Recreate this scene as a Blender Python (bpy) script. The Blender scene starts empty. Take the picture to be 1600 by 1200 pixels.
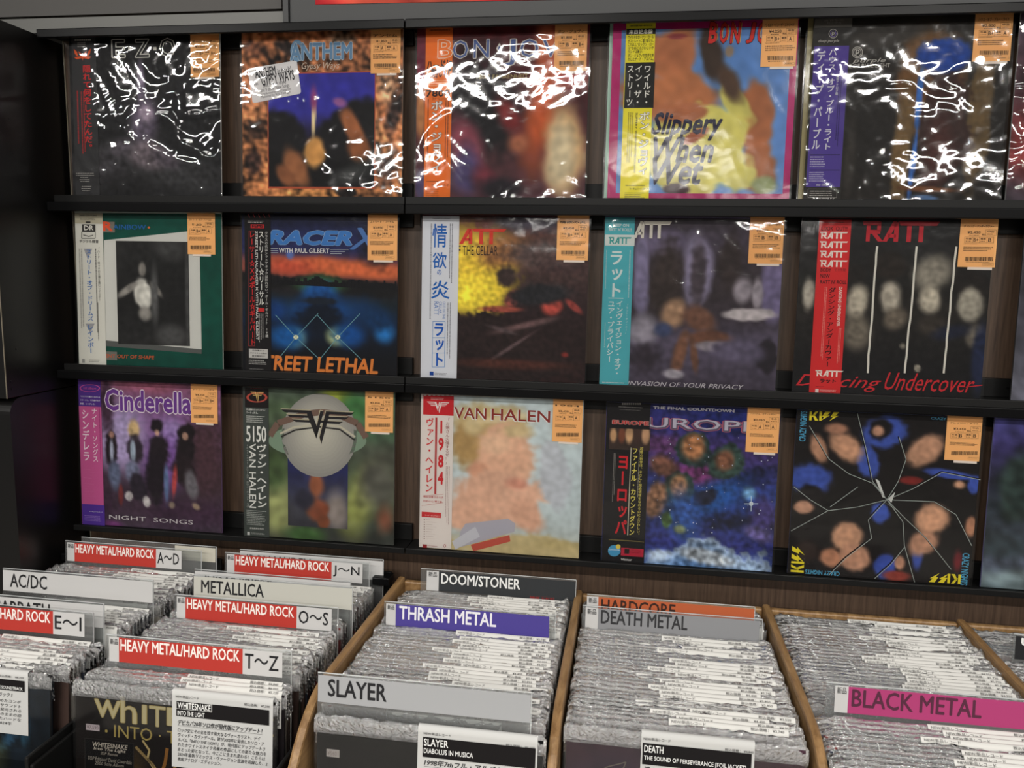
import bpy, math, random
import numpy as np
from mathutils import Matrix, Vector, noise as mnoise

# ------------------------------------------------------------------ camera, world, lights, exposure
SC = bpy.context.scene
COL = SC.collection
Z0 = 1.05                       # height of the lowest display ledge above the floor

cam = bpy.data.cameras.new('camera')
cam.sensor_width = 36.0
cam.lens = 1257.45 / 1600 * 36
cam.clip_start = 0.02
cam.clip_end = 60
cam_o = bpy.data.objects.new('camera', cam)
COL.objects.link(cam_o)
r_ = Vector((0.98854, 0.14969, 0.01872)); u_ = Vector((-0.0392, 0.1348, 0.9901)); f_ = Vector((-0.1457, 0.9795, -0.1391))
f_.normalize(); r_ = (r_ - f_ * r_.dot(f_)).normalized(); u_ = r_.cross(f_)
M = Matrix(((r_.x, u_.x, -f_.x, 1.1189), (r_.y, u_.y, -f_.y, -1.4989), (r_.z, u_.z, -f_.z, 0.5482 + Z0), (0, 0, 0, 1)))
cam_o.matrix_world = M
SC.camera = cam_o

world = bpy.data.worlds.new('world'); SC.world = world; world.use_nodes = True
bg = world.node_tree.nodes['Background']
bg.inputs['Color'].default_value = (1.0, 0.97, 0.93, 1)
bg.inputs['Strength'].default_value = 0.11

def area(name, loc, sx, sy, power, col=(1.0, 0.965, 0.91)):
    l = bpy.data.lights.new(name, 'AREA'); l.shape = 'RECTANGLE'; l.size = sx; l.size_y = sy
    l.energy = power; l.color = col
    o = bpy.data.objects.new(name, l); o.location = loc; COL.objects.link(o)
    return o
for (lx, ly, p) in ((-0.3, -1.35, 9), (1.1, -1.35, 9), (2.5, -1.35, 9), (-1.5, -2.9, 50), (0.33, -2.9, 50), (2.4, -2.9, 50), (4.1, -2.9, 50),
                    (-0.8, -4.9, 60), (1.4, -4.9, 60), (3.4, -4.9, 60), (0.2, -7.2, 60), (2.4, -7.2, 60)):
    area('ceiling_lamp', (lx, ly, 2.85), 0.95, 0.16, p)

SC.view_settings.view_transform = 'Standard'
SC.view_settings.look = 'None'
SC.view_settings.gamma = 1
SC.view_settings.exposure = 0.0
SC.view_settings.use_curve_mapping = False
SC.cycles.use_denoising = True
SC.cycles.transparent_max_bounces = 24
SC.cycles.max_bounces = 8
SC.cycles.sample_clamp_indirect = 4

rnd = random.Random(11)
nprnd = np.random.RandomState(5)

# ------------------------------------------------------------------ materials
def lin(c):
    c = np.asarray(c, float) / 255.0
    return np.where(c <= 0.04045, c / 12.92, ((c + 0.055) / 1.055) ** 2.4)

def mat(name, col=(128, 128, 128), rough=0.5, metal=0.0, spec=0.5, coat=0.0):
    m = bpy.data.materials.new(name); m.use_nodes = True
    b = m.node_tree.nodes['Principled BSDF']
    b.inputs['Base Color'].default_value = (*lin(col), 1)
    b.inputs['Roughness'].default_value = rough
    b.inputs['Metallic'].default_value = metal
    b.inputs['Specular IOR Level'].default_value = spec
    b.inputs['Coat Weight'].default_value = coat
    return m

def nodes(m): return m.node_tree.nodes, m.node_tree.links, m.node_tree.nodes['Principled BSDF']

def add_bump(m, scale, strength, dist=0.001, stretch=(1, 1, 1), detail=4):
    n, l, b = nodes(m)
    tc = n.new('ShaderNodeTexCoord'); mp = n.new('ShaderNodeMapping'); mp.inputs['Scale'].default_value = stretch
    nz = n.new('ShaderNodeTexNoise'); nz.inputs['Scale'].default_value = scale; nz.inputs['Detail'].default_value = detail
    bp = n.new('ShaderNodeBump'); bp.inputs['Strength'].default_value = strength; bp.inputs['Distance'].default_value = dist
    l.new(tc.outputs['Object'], mp.inputs['Vector']); l.new(mp.outputs['Vector'], nz.inputs['Vector'])
    l.new(nz.outputs['Fac'], bp.inputs['Height']); l.new(bp.outputs['Normal'], b.inputs['Normal'])
    return m

def wood(name, c1, c2, stretch, scale, rough=0.45):
    m = mat(name, c1, rough)
    n, l, b = nodes(m)
    tc = n.new('ShaderNodeTexCoord'); mp = n.new('ShaderNodeMapping'); mp.inputs['Scale'].default_value = stretch
    nz = n.new('ShaderNodeTexNoise'); nz.inputs['Scale'].default_value = scale; nz.inputs['Detail'].default_value = 8
    nz.inputs['Roughness'].default_value = 0.65; nz.inputs['Distortion'].default_value = 0.3
    rp = n.new('ShaderNodeValToRGB'); rp.color_ramp.elements[0].position = 0.32; rp.color_ramp.elements[1].position = 0.68
    rp.color_ramp.elements[0].color = (*lin(c1), 1); rp.color_ramp.elements[1].color = (*lin(c2), 1)
    bp = n.new('ShaderNodeBump'); bp.inputs['Strength'].default_value = 0.25; bp.inputs['Distance'].default_value = 0.0006
    l.new(tc.outputs['Object'], mp.inputs['Vector']); l.new(mp.outputs['Vector'], nz.inputs['Vector'])
    l.new(nz.outputs['Fac'], rp.inputs['Fac']); l.new(rp.outputs['Color'], b.inputs['Base Color'])
    l.new(nz.outputs['Fac'], bp.inputs['Height']); l.new(bp.outputs['Normal'], b.inputs['Normal'])
    return m

def print_mat(name, rough, spec=0.4):
    m = mat(name, (200, 200, 200), rough, spec=spec)
    n, l, b = nodes(m)
    a = n.new('ShaderNodeAttribute'); a.attribute_name = 'Col'
    l.new(a.outputs['Color'], b.inputs['Base Color'])
    return m

def film(name, fac, rough, tint=(255, 255, 255), haze=0.0, bump=0.0, bscale=60.0, dist=0.002):
    """clear plastic: see-through with a glossy coat and a little milky haze"""
    m = bpy.data.materials.new(name); m.use_nodes = True
    n, l = m.node_tree.nodes, m.node_tree.links
    n.remove(n['Principled BSDF'])
    out = n['Material Output']
    tr = n.new('ShaderNodeBsdfTransparent'); tr.inputs['Color'].default_value = (*lin(tint), 1)
    gl = n.new('ShaderNodeBsdfGlossy'); gl.inputs['Roughness'].default_value = rough
    df = n.new('ShaderNodeBsdfDiffuse'); df.inputs['Color'].default_value = (.92, .92, .92, 1)
    fr = n.new('ShaderNodeFresnel'); fr.inputs['IOR'].default_value = 1.5
    mul = n.new('ShaderNodeMath'); mul.operation = 'MULTIPLY'; mul.inputs[1].default_value = fac; mul.use_clamp = True
    m1 = n.new('ShaderNodeMixShader'); m1.inputs[0].default_value = haze
    m2 = n.new('ShaderNodeMixShader')
    l.new(tr.outputs[0], m1.inputs[1]); l.new(df.outputs[0], m1.inputs[2])
    l.new(fr.outputs[0], mul.inputs[0]); l.new(mul.outputs[0], m2.inputs[0])
    l.new(m1.outputs[0], m2.inputs[1]); l.new(gl.outputs[0], m2.inputs[2]); l.new(m2.outputs[0], out.inputs['Surface'])
    if bump:
        tc = n.new('ShaderNodeTexCoord'); nz = n.new('ShaderNodeTexNoise'); nz.inputs['Scale'].default_value = bscale
        nz.inputs['Detail'].default_value = 3; nz.inputs['Distortion'].default_value = 1.5
        bp = n.new('ShaderNodeBump'); bp.inputs['Strength'].default_value = bump; bp.inputs['Distance'].default_value = dist
        l.new(tc.outputs['Object'], nz.inputs['Vector']); l.new(nz.outputs['Fac'], bp.inputs['Height'])
        l.new(bp.outputs['Normal'], gl.inputs['Normal']); l.new(bp.outputs['Normal'], fr.inputs['Normal'])
    return m

M_PRINT = print_mat('printed_card', 0.5, 0.08)
M_TAG = print_mat('printed_paper', 0.6, 0.12)
M_RAIL = mat('black_painted_metal', (13, 13, 14), 0.28, spec=0.14)
M_BLACK = mat('matt_black', (15, 15, 15), 0.5, spec=0.25)
M_CAB = add_bump(mat('black_laminate', (13, 12, 12), 0.34), 18, 0.05)
M_EDGE = mat('cream_edge', (120, 112, 96), 0.6)
M_PANEL = wood('dark_brown_wood', (58, 43, 33), (92, 72, 57), (22, 22, 1.0), 7, 0.5)
M_BIN = wood('pine_wood', (112, 82, 50), (164, 130, 88), (9, 1.4, 9), 9, 0.42)
M_GREY = add_bump(mat('grey_fascia', (84, 82, 80), 0.55), 300, 0.1)
M_DGREY = mat('charcoal_frame', (64, 65, 66), 0.5)
M_STEEL = mat('brushed_steel', (112, 112, 109), 0.45, 0.3)
M_SCREW = mat('screw_metal', (70, 70, 72), 0.35, 1.0)
M_WALL = add_bump(mat('off_white_wall', (170, 166, 158), 0.8), 120, 0.1)
M_FLOOR = add_bump(mat('grey_floor', (120, 116, 110), 0.5), 30, 0.1)
M_CEIL = mat('ceiling_paint', (130, 130, 128), 0.9)
M_ACR = film('clear_acrylic', 1.0, 0.06, (238, 240, 240), 0.06)
M_ACRE = mat('acrylic_edge', (205, 208, 208), 0.2)
M_CRUMP = film('crumpled_film', 6.0, 0.09, (250, 250, 250), 0.30, 1.0, 150, 0.006)
M_FILM = film('clear_sleeve', 0.9, 0.11, (250, 250, 250), 0.004, 0.12, 22, 0.0015)
M_FILMH = film('clear_sleeve_glossy', 1.6, 0.05, (250, 250, 250), 0.004, 0.10, 16, 0.0015)

# ------------------------------------------------------------------ mesh builder
class MB:
    def __init__(s): s.v = []; s.f = []; s.c = []; s.n = 0
    def add(s, verts, faces, col=(128, 128, 128)):
        verts = np.asarray(verts, float).reshape(-1, 3)
        s.v.append(verts); s.f += [tuple(i + s.n for i in f) for f in faces]
        c = np.asarray(col, float)
        c = lin(c)
        s.c.append(np.broadcast_to(c, (len(verts), 3)).copy()); s.n += len(verts)
    def box(s, x0, x1, y0, y1, z0, z1, col=(128, 128, 128)):
        v = [(x, y, z) for x in (x0, x1) for y in (y0, y1) for z in (z0, z1)]
        s.add(v, [(0, 1, 3, 2), (4, 6, 7, 5), (0, 4, 5, 1), (2, 3, 7, 6), (0, 2, 6, 4), (1, 5, 7, 3)], col)
    def build(s, name, m, parent=None, smooth=False, bevel=0.0, extra=()):
        me = bpy.data.meshes.new(name)
        V = np.concatenate(s.v) if s.v else np.zeros((0, 3))
        me.from_pydata(V.tolist(), [], s.f)
        a = me.color_attributes.new('Col', 'FLOAT_COLOR', 'POINT')
        C = np.ones((len(V), 4)); C[:, :3] = np.concatenate(s.c)
        a.data.foreach_set('color', C.ravel())
        me.materials.append(m)
        for e in extra: me.materials.append(e)
        if smooth: me.polygons.foreach_set('use_smooth', [True] * len(me.polygons))
        me.update()
        return link(name, me, parent, bevel)

def link(name, me, parent=None, bevel=0.0):
    o = bpy.data.objects.new(name, me); COL.objects.link(o)
    if parent: o.parent = parent
    if bevel:
        b = o.modifiers.new('bevel', 'BEVEL'); b.width = bevel; b.segments = 2; b.limit_method = 'ANGLE'
    return o

def thing(name, label, cat, loc=(0, 0, 0), group=None, rot=(0, 0, 0)):
    o = bpy.data.objects.new(name, None); COL.objects.link(o)
    o.location = loc; o.rotation_euler = rot; o.empty_display_size = 0.02
    o['label'] = label; o['category'] = cat
    if group: o['group'] = group
    return o

def struct(name, mb, m, **k):
    o = mb.build(name, m, **k); o['kind'] = 'structure'; return o

def part(name, m, parent, *boxes, bevel=0.0):
    mb = MB()
    for b in boxes: mb.box(*b)
    return mb.build(name, m, parent, bevel=bevel)

# ------------------------------------------------------------------ lettering
_tc = {}
def glyphs(s, bold=0.0, shear=0.0):
    k = (s, bold, shear)
    if k not in _tc:
        c = bpy.data.curves.new('t', 'FONT'); c.body = s; c.resolution_u = 2; c.offset = bold; c.shear = shear
        c.size = 1.0
        o = bpy.data.objects.new('t', c)
        me = o.to_mesh()
        V = np.empty(len(me.vertices) * 3); me.vertices.foreach_get('co', V); V = V.reshape(-1, 3)[:, :2].copy()
        F = [tuple(p.vertices) for p in me.polygons]
        o.to_mesh_clear(); bpy.data.objects.remove(o); bpy.data.curves.remove(c)
        _tc[k] = (V, F)
    return _tc[k]

def offs(b):
    """weight is built up by laying shifted copies of the letter over each other"""
    if b <= 0: return ((0, 0),)
    if b < .025: return ((-1, 0), (1, 0), (0, .8), (0, -.8))
    return ((-1, 0), (1, 0), (0, 1), (0, -1), (-.7, .7), (.7, .7), (-.7, -.7), (.7, -.7), (0, 0))

class Sheet:
    """flat print: u to the right, v down, both 0..1, on a w x h panel whose front faces -Y, bottom left at the origin"""
    def __init__(s, w, h, quad=None, flip=True):
        s.w, s.h = w, h; s.mb = MB(); s.lay = 1; s.quad = quad
        if quad:
            src = quad; dst = [(0, 0), (1, 0), (1, 1), (0, 1)]
            A = []; B = []
            for (x, y), (a, b) in zip(src, dst):
                A.append([x, y, 1, 0, 0, 0, -a * x, -a * y]); B.append(a)
                A.append([0, 0, 0, x, y, 1, -b * x, -b * y]); B.append(b)
            s.H = np.append(np.linalg.solve(np.array(A, float), np.array(B, float)), 1).reshape(3, 3)
        else: s.H = None
    def uv(s, x, y):
        if s.H is None: return x, y
        p = s.H @ np.array([x, y, 1.0]); return p[0] / p[2], p[1] / p[2]
    def span(s, x0, y0, x1, y1):
        """box whose sides run parallel to the sleeve edges, x read off at its top"""
        u0, v0 = s.uv(x0, y0); u1, _ = s.uv(x1, y0); _, v1 = s.uv((x0 + x1) / 2, y1); return u0, v0, u1, v1
    def sub(s):
        t = Sheet(s.w, s.h); t.H = s.H; t.quad = s.quad; t.lay = s.lay + 1; return t
    def put(s, U, V, F, col, lay=None):
        lay = s.lay if lay is None else lay
        U = np.asarray(U, float); V = np.asarray(V, float)
        s.mb.add(np.stack([U * s.w, np.full(U.shape, -0.00016 * lay), (1 - V) * s.h], -1), F, col)
    def poly(s, pts, col, lay=None):
        q = [s.uv(*p) for p in pts]
        s.put([a for a, b in q], [b for a, b in q], [tuple(range(len(q)))], col, lay)
    def rect(s, x0, y0, x1, y1, col, lay=None):
        u0, v0, u1, v1 = s.span(x0, y0, x1, y1)
        s.put([u0, u1, u1, u0], [v0, v0, v1, v1], [(0, 3, 2, 1)], col, lay)
    def line(s, pts, wd, col, lay=None):
        for a, b in zip(pts[:-1], pts[1:]):
            d = np.array(b, float) - np.array(a, float); n = np.array([-d[1], d[0]]) / (np.hypot(*d) + 1e-9) * wd / 2
            s.poly([tuple(a + n), tuple(b + n), tuple(b - n), tuple(a - n)], col, lay)
    def frame(s, x0, y0, x1, y1, wd, col, lay=None):
        s.line([(x0, y0), (x1, y0), (x1, y1), (x0, y1), (x0, y0)], wd, col, lay)
    def ell(s, x, y, rx, ry, col, lay=None, n=28, hole=0):
        t = np.linspace(0, 2 * math.pi, n, endpoint=False)
        if not hole: s.poly([(x + rx * math.cos(a), y + ry * math.sin(a)) for a in t], col, lay); return
        for i in range(n):
            a, b = t[i], t[(i + 1) % n]
            s.poly([(x + rx * math.cos(a), y + ry * math.sin(a)), (x + rx * math.cos(b), y + ry * math.sin(b)),
                    (x + rx * hole * math.cos(b), y + ry * hole * math.sin(b)), (x + rx * hole * math.cos(a), y + ry * hole * math.sin(a))], col, lay)
    def T(s, txt, x0, y0, x1, y1, col, bold=0.012, shear=0.0, rot=0, outline=None, ow=0.03, lay=None):
        lay = s.lay if lay is None else lay
        if outline is not None:
            s._T(txt, x0, y0, x1, y1, outline, bold + ow, shear, rot, lay); lay += 1
        s._T(txt, x0, y0, x1, y1, col, bold, shear, rot, lay)
    def _T(s, txt, x0, y0, x1, y1, col, bold, shear, rot, lay):
        V, F = glyphs(txt, 0.0, shear)
        if not len(V): return
        mn, mx = V.min(0), V.max(0)
        a, b = ((V - mn) / (mx - mn + 1e-9)).T
        u0, v0 = s.uv(x0, y0); u1, v1 = s.uv(x1, y1)
        if rot in (1, 3): u0, v0, u1, v1 = s.span(x0, y0, x1, y1)
        du, dv = u1 - u0, v1 - v0
        eu, ev = bold / (mx[0] - mn[0]), bold / (mx[1] - mn[1])
        for k, (p, q) in enumerate(offs(bold)):
            A_, B_ = a + p * eu, b + q * ev
            if rot == 0: U, W = u0 + A_ * du, v1 - B_ * dv
            elif rot == 1: U, W = u0 + B_ * du, v0 + A_ * dv
            elif rot == 2: U, W = u1 - A_ * du, v0 + B_ * dv
            else: U, W = u1 - B_ * du, v1 - A_ * dv
            s.put(U, W, F, col, lay + k * .09)
    def V(s, txt, x0, y0, x1, y1, col, bold=0.03, outline=None, ow=0.04, lay=None):
        """characters set one under the other"""
        lay = s.lay if lay is None else lay
        u0, v0, u1, v1 = s.span(x0, y0, x1, y1); n = len(txt); cw, ch = u1 - u0, (v1 - v0) / n
        for i, c in enumerate(txt):
            if c == ' ': continue
            for k, (bo, cc) in enumerate(([(bold * .55 + ow, outline)] if outline is not None else []) + [(bold * .55, col)]):
                G, F = glyphs(c, 0.0)
                a = (G[:, 0] - (0.5 if ord(c) > 255 else (G[:, 0].min() + G[:, 0].max()) / 2)); b = (G[:, 1] - 0.38)
                if c in 'ー～': a, b = b + 0.0, -a
                if c in '。、': a, b = a + 0.55, b + 0.5
                if c in 'ァィッャュョェ': a, b = a + 0.08, b + 0.08
                for j, (p, q) in enumerate(offs(bo)): s.put(u0 + cw * (0.5 + a + p * bo), v0 + ch * (i + 0.5 - b - q * bo), F, cc, lay + k + j * .09)
    def micro(s, x0, y0, x1, y1, n, col, vert=False, fill=0.45, seed=0, lay=None):
        """lines of print too small to read: broken strokes"""
        lay = s.lay if lay is None else lay
        R = random.Random(seed * 77 + n)
        u0, v0 = s.uv(x0, y0); u1, v1 = s.uv(x1, y1)
        if vert: u0, v0, u1, v1 = s.span(x0, y0, x1, y1)
        for i in range(n):
            t0 = (i + 0.5 - fill / 2) / n; t1 = (i + 0.5 + fill / 2) / n
            L = (v1 - v0) * s.h if vert else (u1 - u0) * s.w
            p = 0.0; end = R.uniform(0.75, 1.0) * L; U = []; W = []; F = []
            while p < end:
                q = p + R.uniform(0.0008, 0.0022); a, b = p / L, min(q, end) / L
                k = len(U)
                if vert: U += [u0 + (u1 - u0) * t0, u0 + (u1 - u0) * t1, u0 + (u1 - u0) * t1, u0 + (u1 - u0) * t0]; W += [v0 + (v1 - v0) * a] * 2 + [v0 + (v1 - v0) * b] * 2
                else: U += [u0 + (u1 - u0) * a, u0 + (u1 - u0) * b, u0 + (u1 - u0) * b, u0 + (u1 - u0) * a]; W += [v0 + (v1 - v0) * t0] * 2 + [v0 + (v1 - v0) * t1] * 2
                F.append((k, k + 3, k + 2, k + 1)); p = q + R.uniform(0.0005, 0.0011)
            if U: s.put(U, W, F, col, lay)
    def art(s, base, layers, N=104, mott=0.0, ms=9.0, seed=1, box=None):
        """a field of pigment: soft-edged patches over a ground, mottled"""
        if box: (ua, va), (ub, vb) = s.uv(box[0], box[1]), s.uv(box[2], box[3])
        else: ua, va, ub, vb = 0.0, 0.0, 1.0, 1.0
        g = np.linspace(0, 1, N); U, V = np.meshgrid(ua + (ub - ua) * g, va + (vb - va) * g)
        C = np.zeros((N, N, 3)) + np.array(base[0], float)
        if len(base) > 1:
            t = (V[..., None] - va) / (vb - va) * (len(base) - 1)
            C = sum(np.clip(1 - abs(t - i), 0, 1) * np.array(c, float) for i, c in enumerate(base))
        wob = np.array([[mnoise.noise((u * 5 + seed, v * 5, seed * 1.7)) for u in U[0]] for v in V[:, 0]])
        wob2 = np.array([[mnoise.noise((u * ms * 2 + seed, v * ms * 2, 9.3)) for u in U[0]] for v in V[:, 0]])
        sc = s.quad[1][0] - s.quad[0][0] if s.quad else 1.0
        for (x, y, rx, ry, ang, col, soft) in layers:
            soft = max(.08, soft * .72)
            cu, cv = s.uv(x, y); rx, ry = rx / sc, ry / sc * 1.03
            c, q = math.cos(math.radians(ang)), math.sin(math.radians(ang))
            du, dv = U - cu, V - cv
            d = np.sqrt(((du * c + dv * q) / rx) ** 2 + ((-du * q + dv * c) / ry) ** 2) + wob * 0.42 + wob2 * 0.17
            al = np.clip((1 + soft - d) / (2 * soft), 0, 1)[..., None]; al = al * al * (3 - 2 * al)
            C = C * (1 - al) + np.array(col, float) * al
        if mott:
            C = C * (1 + mott * 1.8 * wob2[..., None] + mott * wob[..., None])
        C = np.clip(C, 2, 255)
        F = [(i * N + j, (i + 1) * N + j, (i + 1) * N + j + 1, i * N + j + 1) for i in range(N - 1) for j in range(N - 1)]
        X = np.stack([U * s.w, np.full(U.shape, -0.00016 * s.lay), (1 - V) * s.h], -1).reshape(-1, 3)
        s.mb.add(X, F, C.reshape(-1, 3))
        s.lay += 1
    def logo(s, strokes, x0, y0, x1, y1, col, lay=None, rot=0, sk=0.0):
        """strokes: polygons in a unit box, y up"""
        u0, v0 = s.uv(x0, y0); u1, v1 = s.uv(x1, y1)
        P = np.concatenate([np.array(p, float) for p in strokes]); mn, mx = P.min(0), P.max(0)
        for p in strokes:
            p = (np.array(p, float) - mn) / (mx - mn); a, b = p[:, 0] , p[:, 1]
            a = a + sk * b
            if rot == 0: U, W = u0 + a * (u1 - u0), v1 - b * (v1 - v0)
            elif rot == 2: U, W = u1 - a * (u1 - u0), v0 + b * (v1 - v0)
            elif rot == 3: U, W = u1 - b * (u1 - u0), v1 - a * (v1 - v0)
            else: U, W = u0 + b * (u1 - u0), v0 + a * (v1 - v0)
            s.put(U, W, [tuple(range(len(p)))], col, lay)

def Q(x0, y0, x1, y1): return [(x0, y0), (x1, y0), (x1, y1), (x0, y1)]
LG_R = [Q(.08, 0, .34, 1), [(-.12, .8), (1, .8), (.95, 1), (-.2, 1)], Q(.8, .5, 1.05, .98), Q(.34, .38, 1.02, .57), [(.45, .4), (.78, .4), (1.25, 0), (.9, 0)],
        [(1.2, 0), (1.5, 0), (2.1, .85), (2.1, 1), (1.85, 1)], [(1.95, 0), (2.25, 0), (2.25, 1), (1.95, .9)], Q(1.55, .2, 2.1, .38),
        [(2.35, .8), (4.75, .8), (4.95, 1), (2.25, 1)], Q(2.8, 0, 3.1, .85), Q(3.6, 0, 3.9, .85)]
LG_V = [[(0, 4), (3.5, 4), (3.7, 3.65), (.5, 3.65)], [(.8, 3.35), (3.8, 3.35), (4, 3.05), (1.3, 3.05)], [(1.6, 2.75), (4.1, 2.75), (4.25, 2.45), (2.1, 2.45)],
        [(3.5, 4), (4.3, 4), (5.25, 1.7), (5.05, .4)], [(5.6, 4), (6.1, 4), (5.05, .4), (4.9, 1.2)], [(6.4, 4), (7.0, 4), (5.75, -.3), (5.5, .6)],
        [(5.4, 2.5), (6.5, 2.5), (6.6, 2.8), (5.5, 2.8)], [(6.9, 4), (10.4, 4), (9.9, 3.65), (6.8, 3.65)], [(6.7, 3.35), (9.6, 3.35), (9.1, 3.05), (6.6, 3.05)],
        [(6.5, 2.75), (8.8, 2.75), (8.3, 2.45), (6.4, 2.45)]]
LG_K = [Q(0, 0, .25, 1), [(.25, .42), (.62, 1), (.92, 1), (.45, .38)], [(.3, .6), (.6, 0), (.95, 0), (.48, .68)], Q(1.05, 0, 1.3, 1)] + \
       [[(.45 + d, 1), (1.02 + d, 1), (.66 + d, .60), (.95 + d, .60), (.02 + d, 0), (.40 + d, .44), (.12 + d, .44)] for d in (1.2, 2.1)]
LG_H = [[(0, 1), (.35, .75), (.5, .35), (.3, .4), (.1, .6)], [(2, 1), (1.65, .75), (1.5, .35), (1.7, .4), (1.9, .6)], [(.5, .8), (1, .5), (1.5, .8), (1.1, .2), (1, 0), (.9, .2)],
        [(0, .3), (.8, .35), (.9, .2), (.3, .1)], [(2, .3), (1.2, .35), (1.1, .2), (1.7, .1)]]

# ------------------------------------------------------------------ room shell
def sbox(name, m, *b, **k):
    mb = MB()
    for q in b: mb.box(*q)
    return struct(name, mb, m, **k)
sbox('floor', M_FLOOR, (-3.0, 5.0, -8.5, 0.35, -0.05, 0.0))
sbox('wall_back', M_WALL, (-3.0, 5.0, 0.20, 0.32, 0.0, 3.0))

# ------------------------------------------------------------------ display rack on the wall
def zz(z): return z + Z0
sbox('wall_panel', M_PANEL, (-0.040, 2.4, .052, .070, zz(-.30), zz(1.06)))
sbox('trim_1', M_EDGE, (-0.0425, -0.0405, .0505, .070, zz(-.30), zz(1.0)))
RAILZ = [(.978, .9945), (.6495, .6675), (.3125, .3300)]
ROWZ = [.6795, .342, 0.0]
SHN = ['top', 'middle', 'bottom']
def rail(root, za, zb):
    for (xa, xb) in ((-0.045, 0.6895), (0.6915, 2.4)):
        part('rail', M_RAIL, root, (xa, xb, -.020, -.012, za, zb), bevel=0.0018)
        part('bracket', M_BLACK, root, (xa + .001, xb - .001, -.0115, .0515, zb - .004, zb - .001))
tr_ = thing('top_rail', 'black metal rail running along above the top row of records', 'rail', (0, 0, zz(RAILZ[0][0])))
rail(tr_, 0.0, RAILZ[0][1] - RAILZ[0][0])
for i, z in enumerate(ROWZ):
    sh = thing('display_ledge', 'black metal display ledge carrying the %s row of records' % SHN[i], 'shelf', (0, 0, zz(z) - .03))
    q = .03
    if i < 2: rail(sh, RAILZ[i + 1][0] - z + q, RAILZ[i + 1][1] - z + q)
    for (xa, xb) in ((-0.030, 0.6895), (0.6915, 2.4)):
        part('ledge', M_BLACK, sh, (xa, xb, -.0105, .0515, q - .006, q - .0012), bevel=0.0008)
        part('lip', M_BLACK, sh, (xa, xb, -.0170, -.0106, q - (.010 if i == 2 else .0125), q + .0015), bevel=0.001)
        o = part('mounting_strip', M_BLACK, sh, (xa + .018, xb, .040, .0515, q - .0012, q + .032), bevel=0.001)
        part('mounting_strip', M_BLACK, sh, (xa + .012, xb, .043, .0515, q + .286, q + .3115), bevel=0.001)
        for k in range(9):
            xs = xa + .028 + k * .1775
            if xs > xb - .01: break
            mb = MB(); n = 10
            c = [(xs + .0022 * math.cos(t * 2 * math.pi / n), .0392, q + .016 + .0022 * math.sin(t * 2 * math.pi / n)) for t in range(n)]
            b2 = [(x, y + .001, zq) for (x, y, zq) in c]
            mb.add(c + b2, [tuple(range(n))] + [(t, (t + 1) % n, n + (t + 1) % n, n + t) for t in range(n)])
            mb.build('screw', M_SCREW, o)

# fascia above the rack
hp = thing('header_panel', 'plain dark grey header board above the left end of the top rail', 'panel', (-.3, .03, zz(1.0335)))
part('board', M_GREY, hp, (-.5, .735, .0, .018, 0.0, .5))
st = thing('steel_strip', 'pale steel strip running under the dark grey header board', 'strip', (-.1, .02, zz(1.0)))
part('strip', M_STEEL, st, (-.5, .552, .0, .012, -.002, .0265), bevel=0.001)
fr = thing('poster_frame', 'charcoal framed board with the bottom edge of a red poster showing', 'frame', (.452, 0.0, zz(.99)))
part('frame_post', M_DGREY, fr, (.001, .012, -.006, .03, 0.008, .5), bevel=0.001)
part('board', M_DGREY, fr, (.013, 2.0, .0, .03, 0.006, .5))
S = Sheet(.72, .40)
S.art([(178, 34, 44), (186, 38, 48)], [(.12, .98, .12, .06, 20, (206, 84, 66), .6), (.35, .99, .08, .04, 0, (206, 90, 70), .6), (.62, .98, .1, .08, 0, (150, 24, 30), .6), (.85, .97, .1, .1, 0, (216, 96, 66), .6)], N=40, mott=.15)
po = S.mb.build('poster', M_PRINT, fr); po.location = (.063, -.001, .0395); po.rotation_euler = (0, math.radians(.6), 0)
wl = thing('wire_hook', 'thin bent wire hook with clip at the top of the left cabinet', 'hook', (-.075, -.13, zz(.94)))
mb = MB()
for (dx, l) in ((-.006, .05), (.006, .045)):
    mb.add([(dx, 0, l), (dx + .0012, 0, l), (.008 + dx * .2, 0, 0), (.0092 + dx * .2, 0, 0), (dx, .0012, l), (dx + .0012, .0012, l), (.008 + dx * .2, .0012, 0), (.0092 + dx * .2, .0012, 0)],
           [(0, 1, 3, 2), (4, 5, 7, 6), (0, 4, 6, 2), (1, 5, 7, 3)])
mb.build('wire', M_STEEL, wl)
part('clip', M_STEEL, wl, (.003, .016, -.003, .006, -.008, .003), bevel=0.002)

# cabinets on the left
c1 = thing('side_cabinet', 'black laminate cabinet side, upper of the two at left', 'cabinet', (-.05, -.15, zz(.29)))
part('body', M_CAB, c1, (-.45, 0.0, 0.0, .21, 0.0, .697), bevel=0.0015)
part('edge_band', M_EDGE, c1, (-.0006, .0006, -.0006, .0012, 0.0, .690))
for (yy, z) in ((.03, .09), (.028, .05), (.01, .03), (.012, .015), (.05, .52), (.05, .46)):
    part('screw_cap', M_SCREW, c1, (0.0, .0012, yy, yy + .0035, z, z + .0035))
c2 = thing('side_cabinet', 'black laminate cabinet side with rounded top corner, lower of the two at left', 'cabinet', (-.05, -.145, 0))
mb = MB(); prof = []
for k in range(9):
    a = math.pi - k * math.pi / 16; prof.append((.03 + .03 * math.cos(a), zz(.288) - .03 + .03 * math.sin(a)))
prof += [(.205, zz(.288)), (.205, 0.0), (0.0, 0.0)]
n = len(prof)
mb.add([(-.45, a, b) for a, b in prof] + [(0, a, b) for a, b in prof],
       [tuple(range(n)), tuple(reversed(range(n, 2 * n)))] + [(i, n + i, n + (i + 1) % n, (i + 1) % n) for i in range(n)])
mb.build('body', M_CAB, c2)

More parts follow.
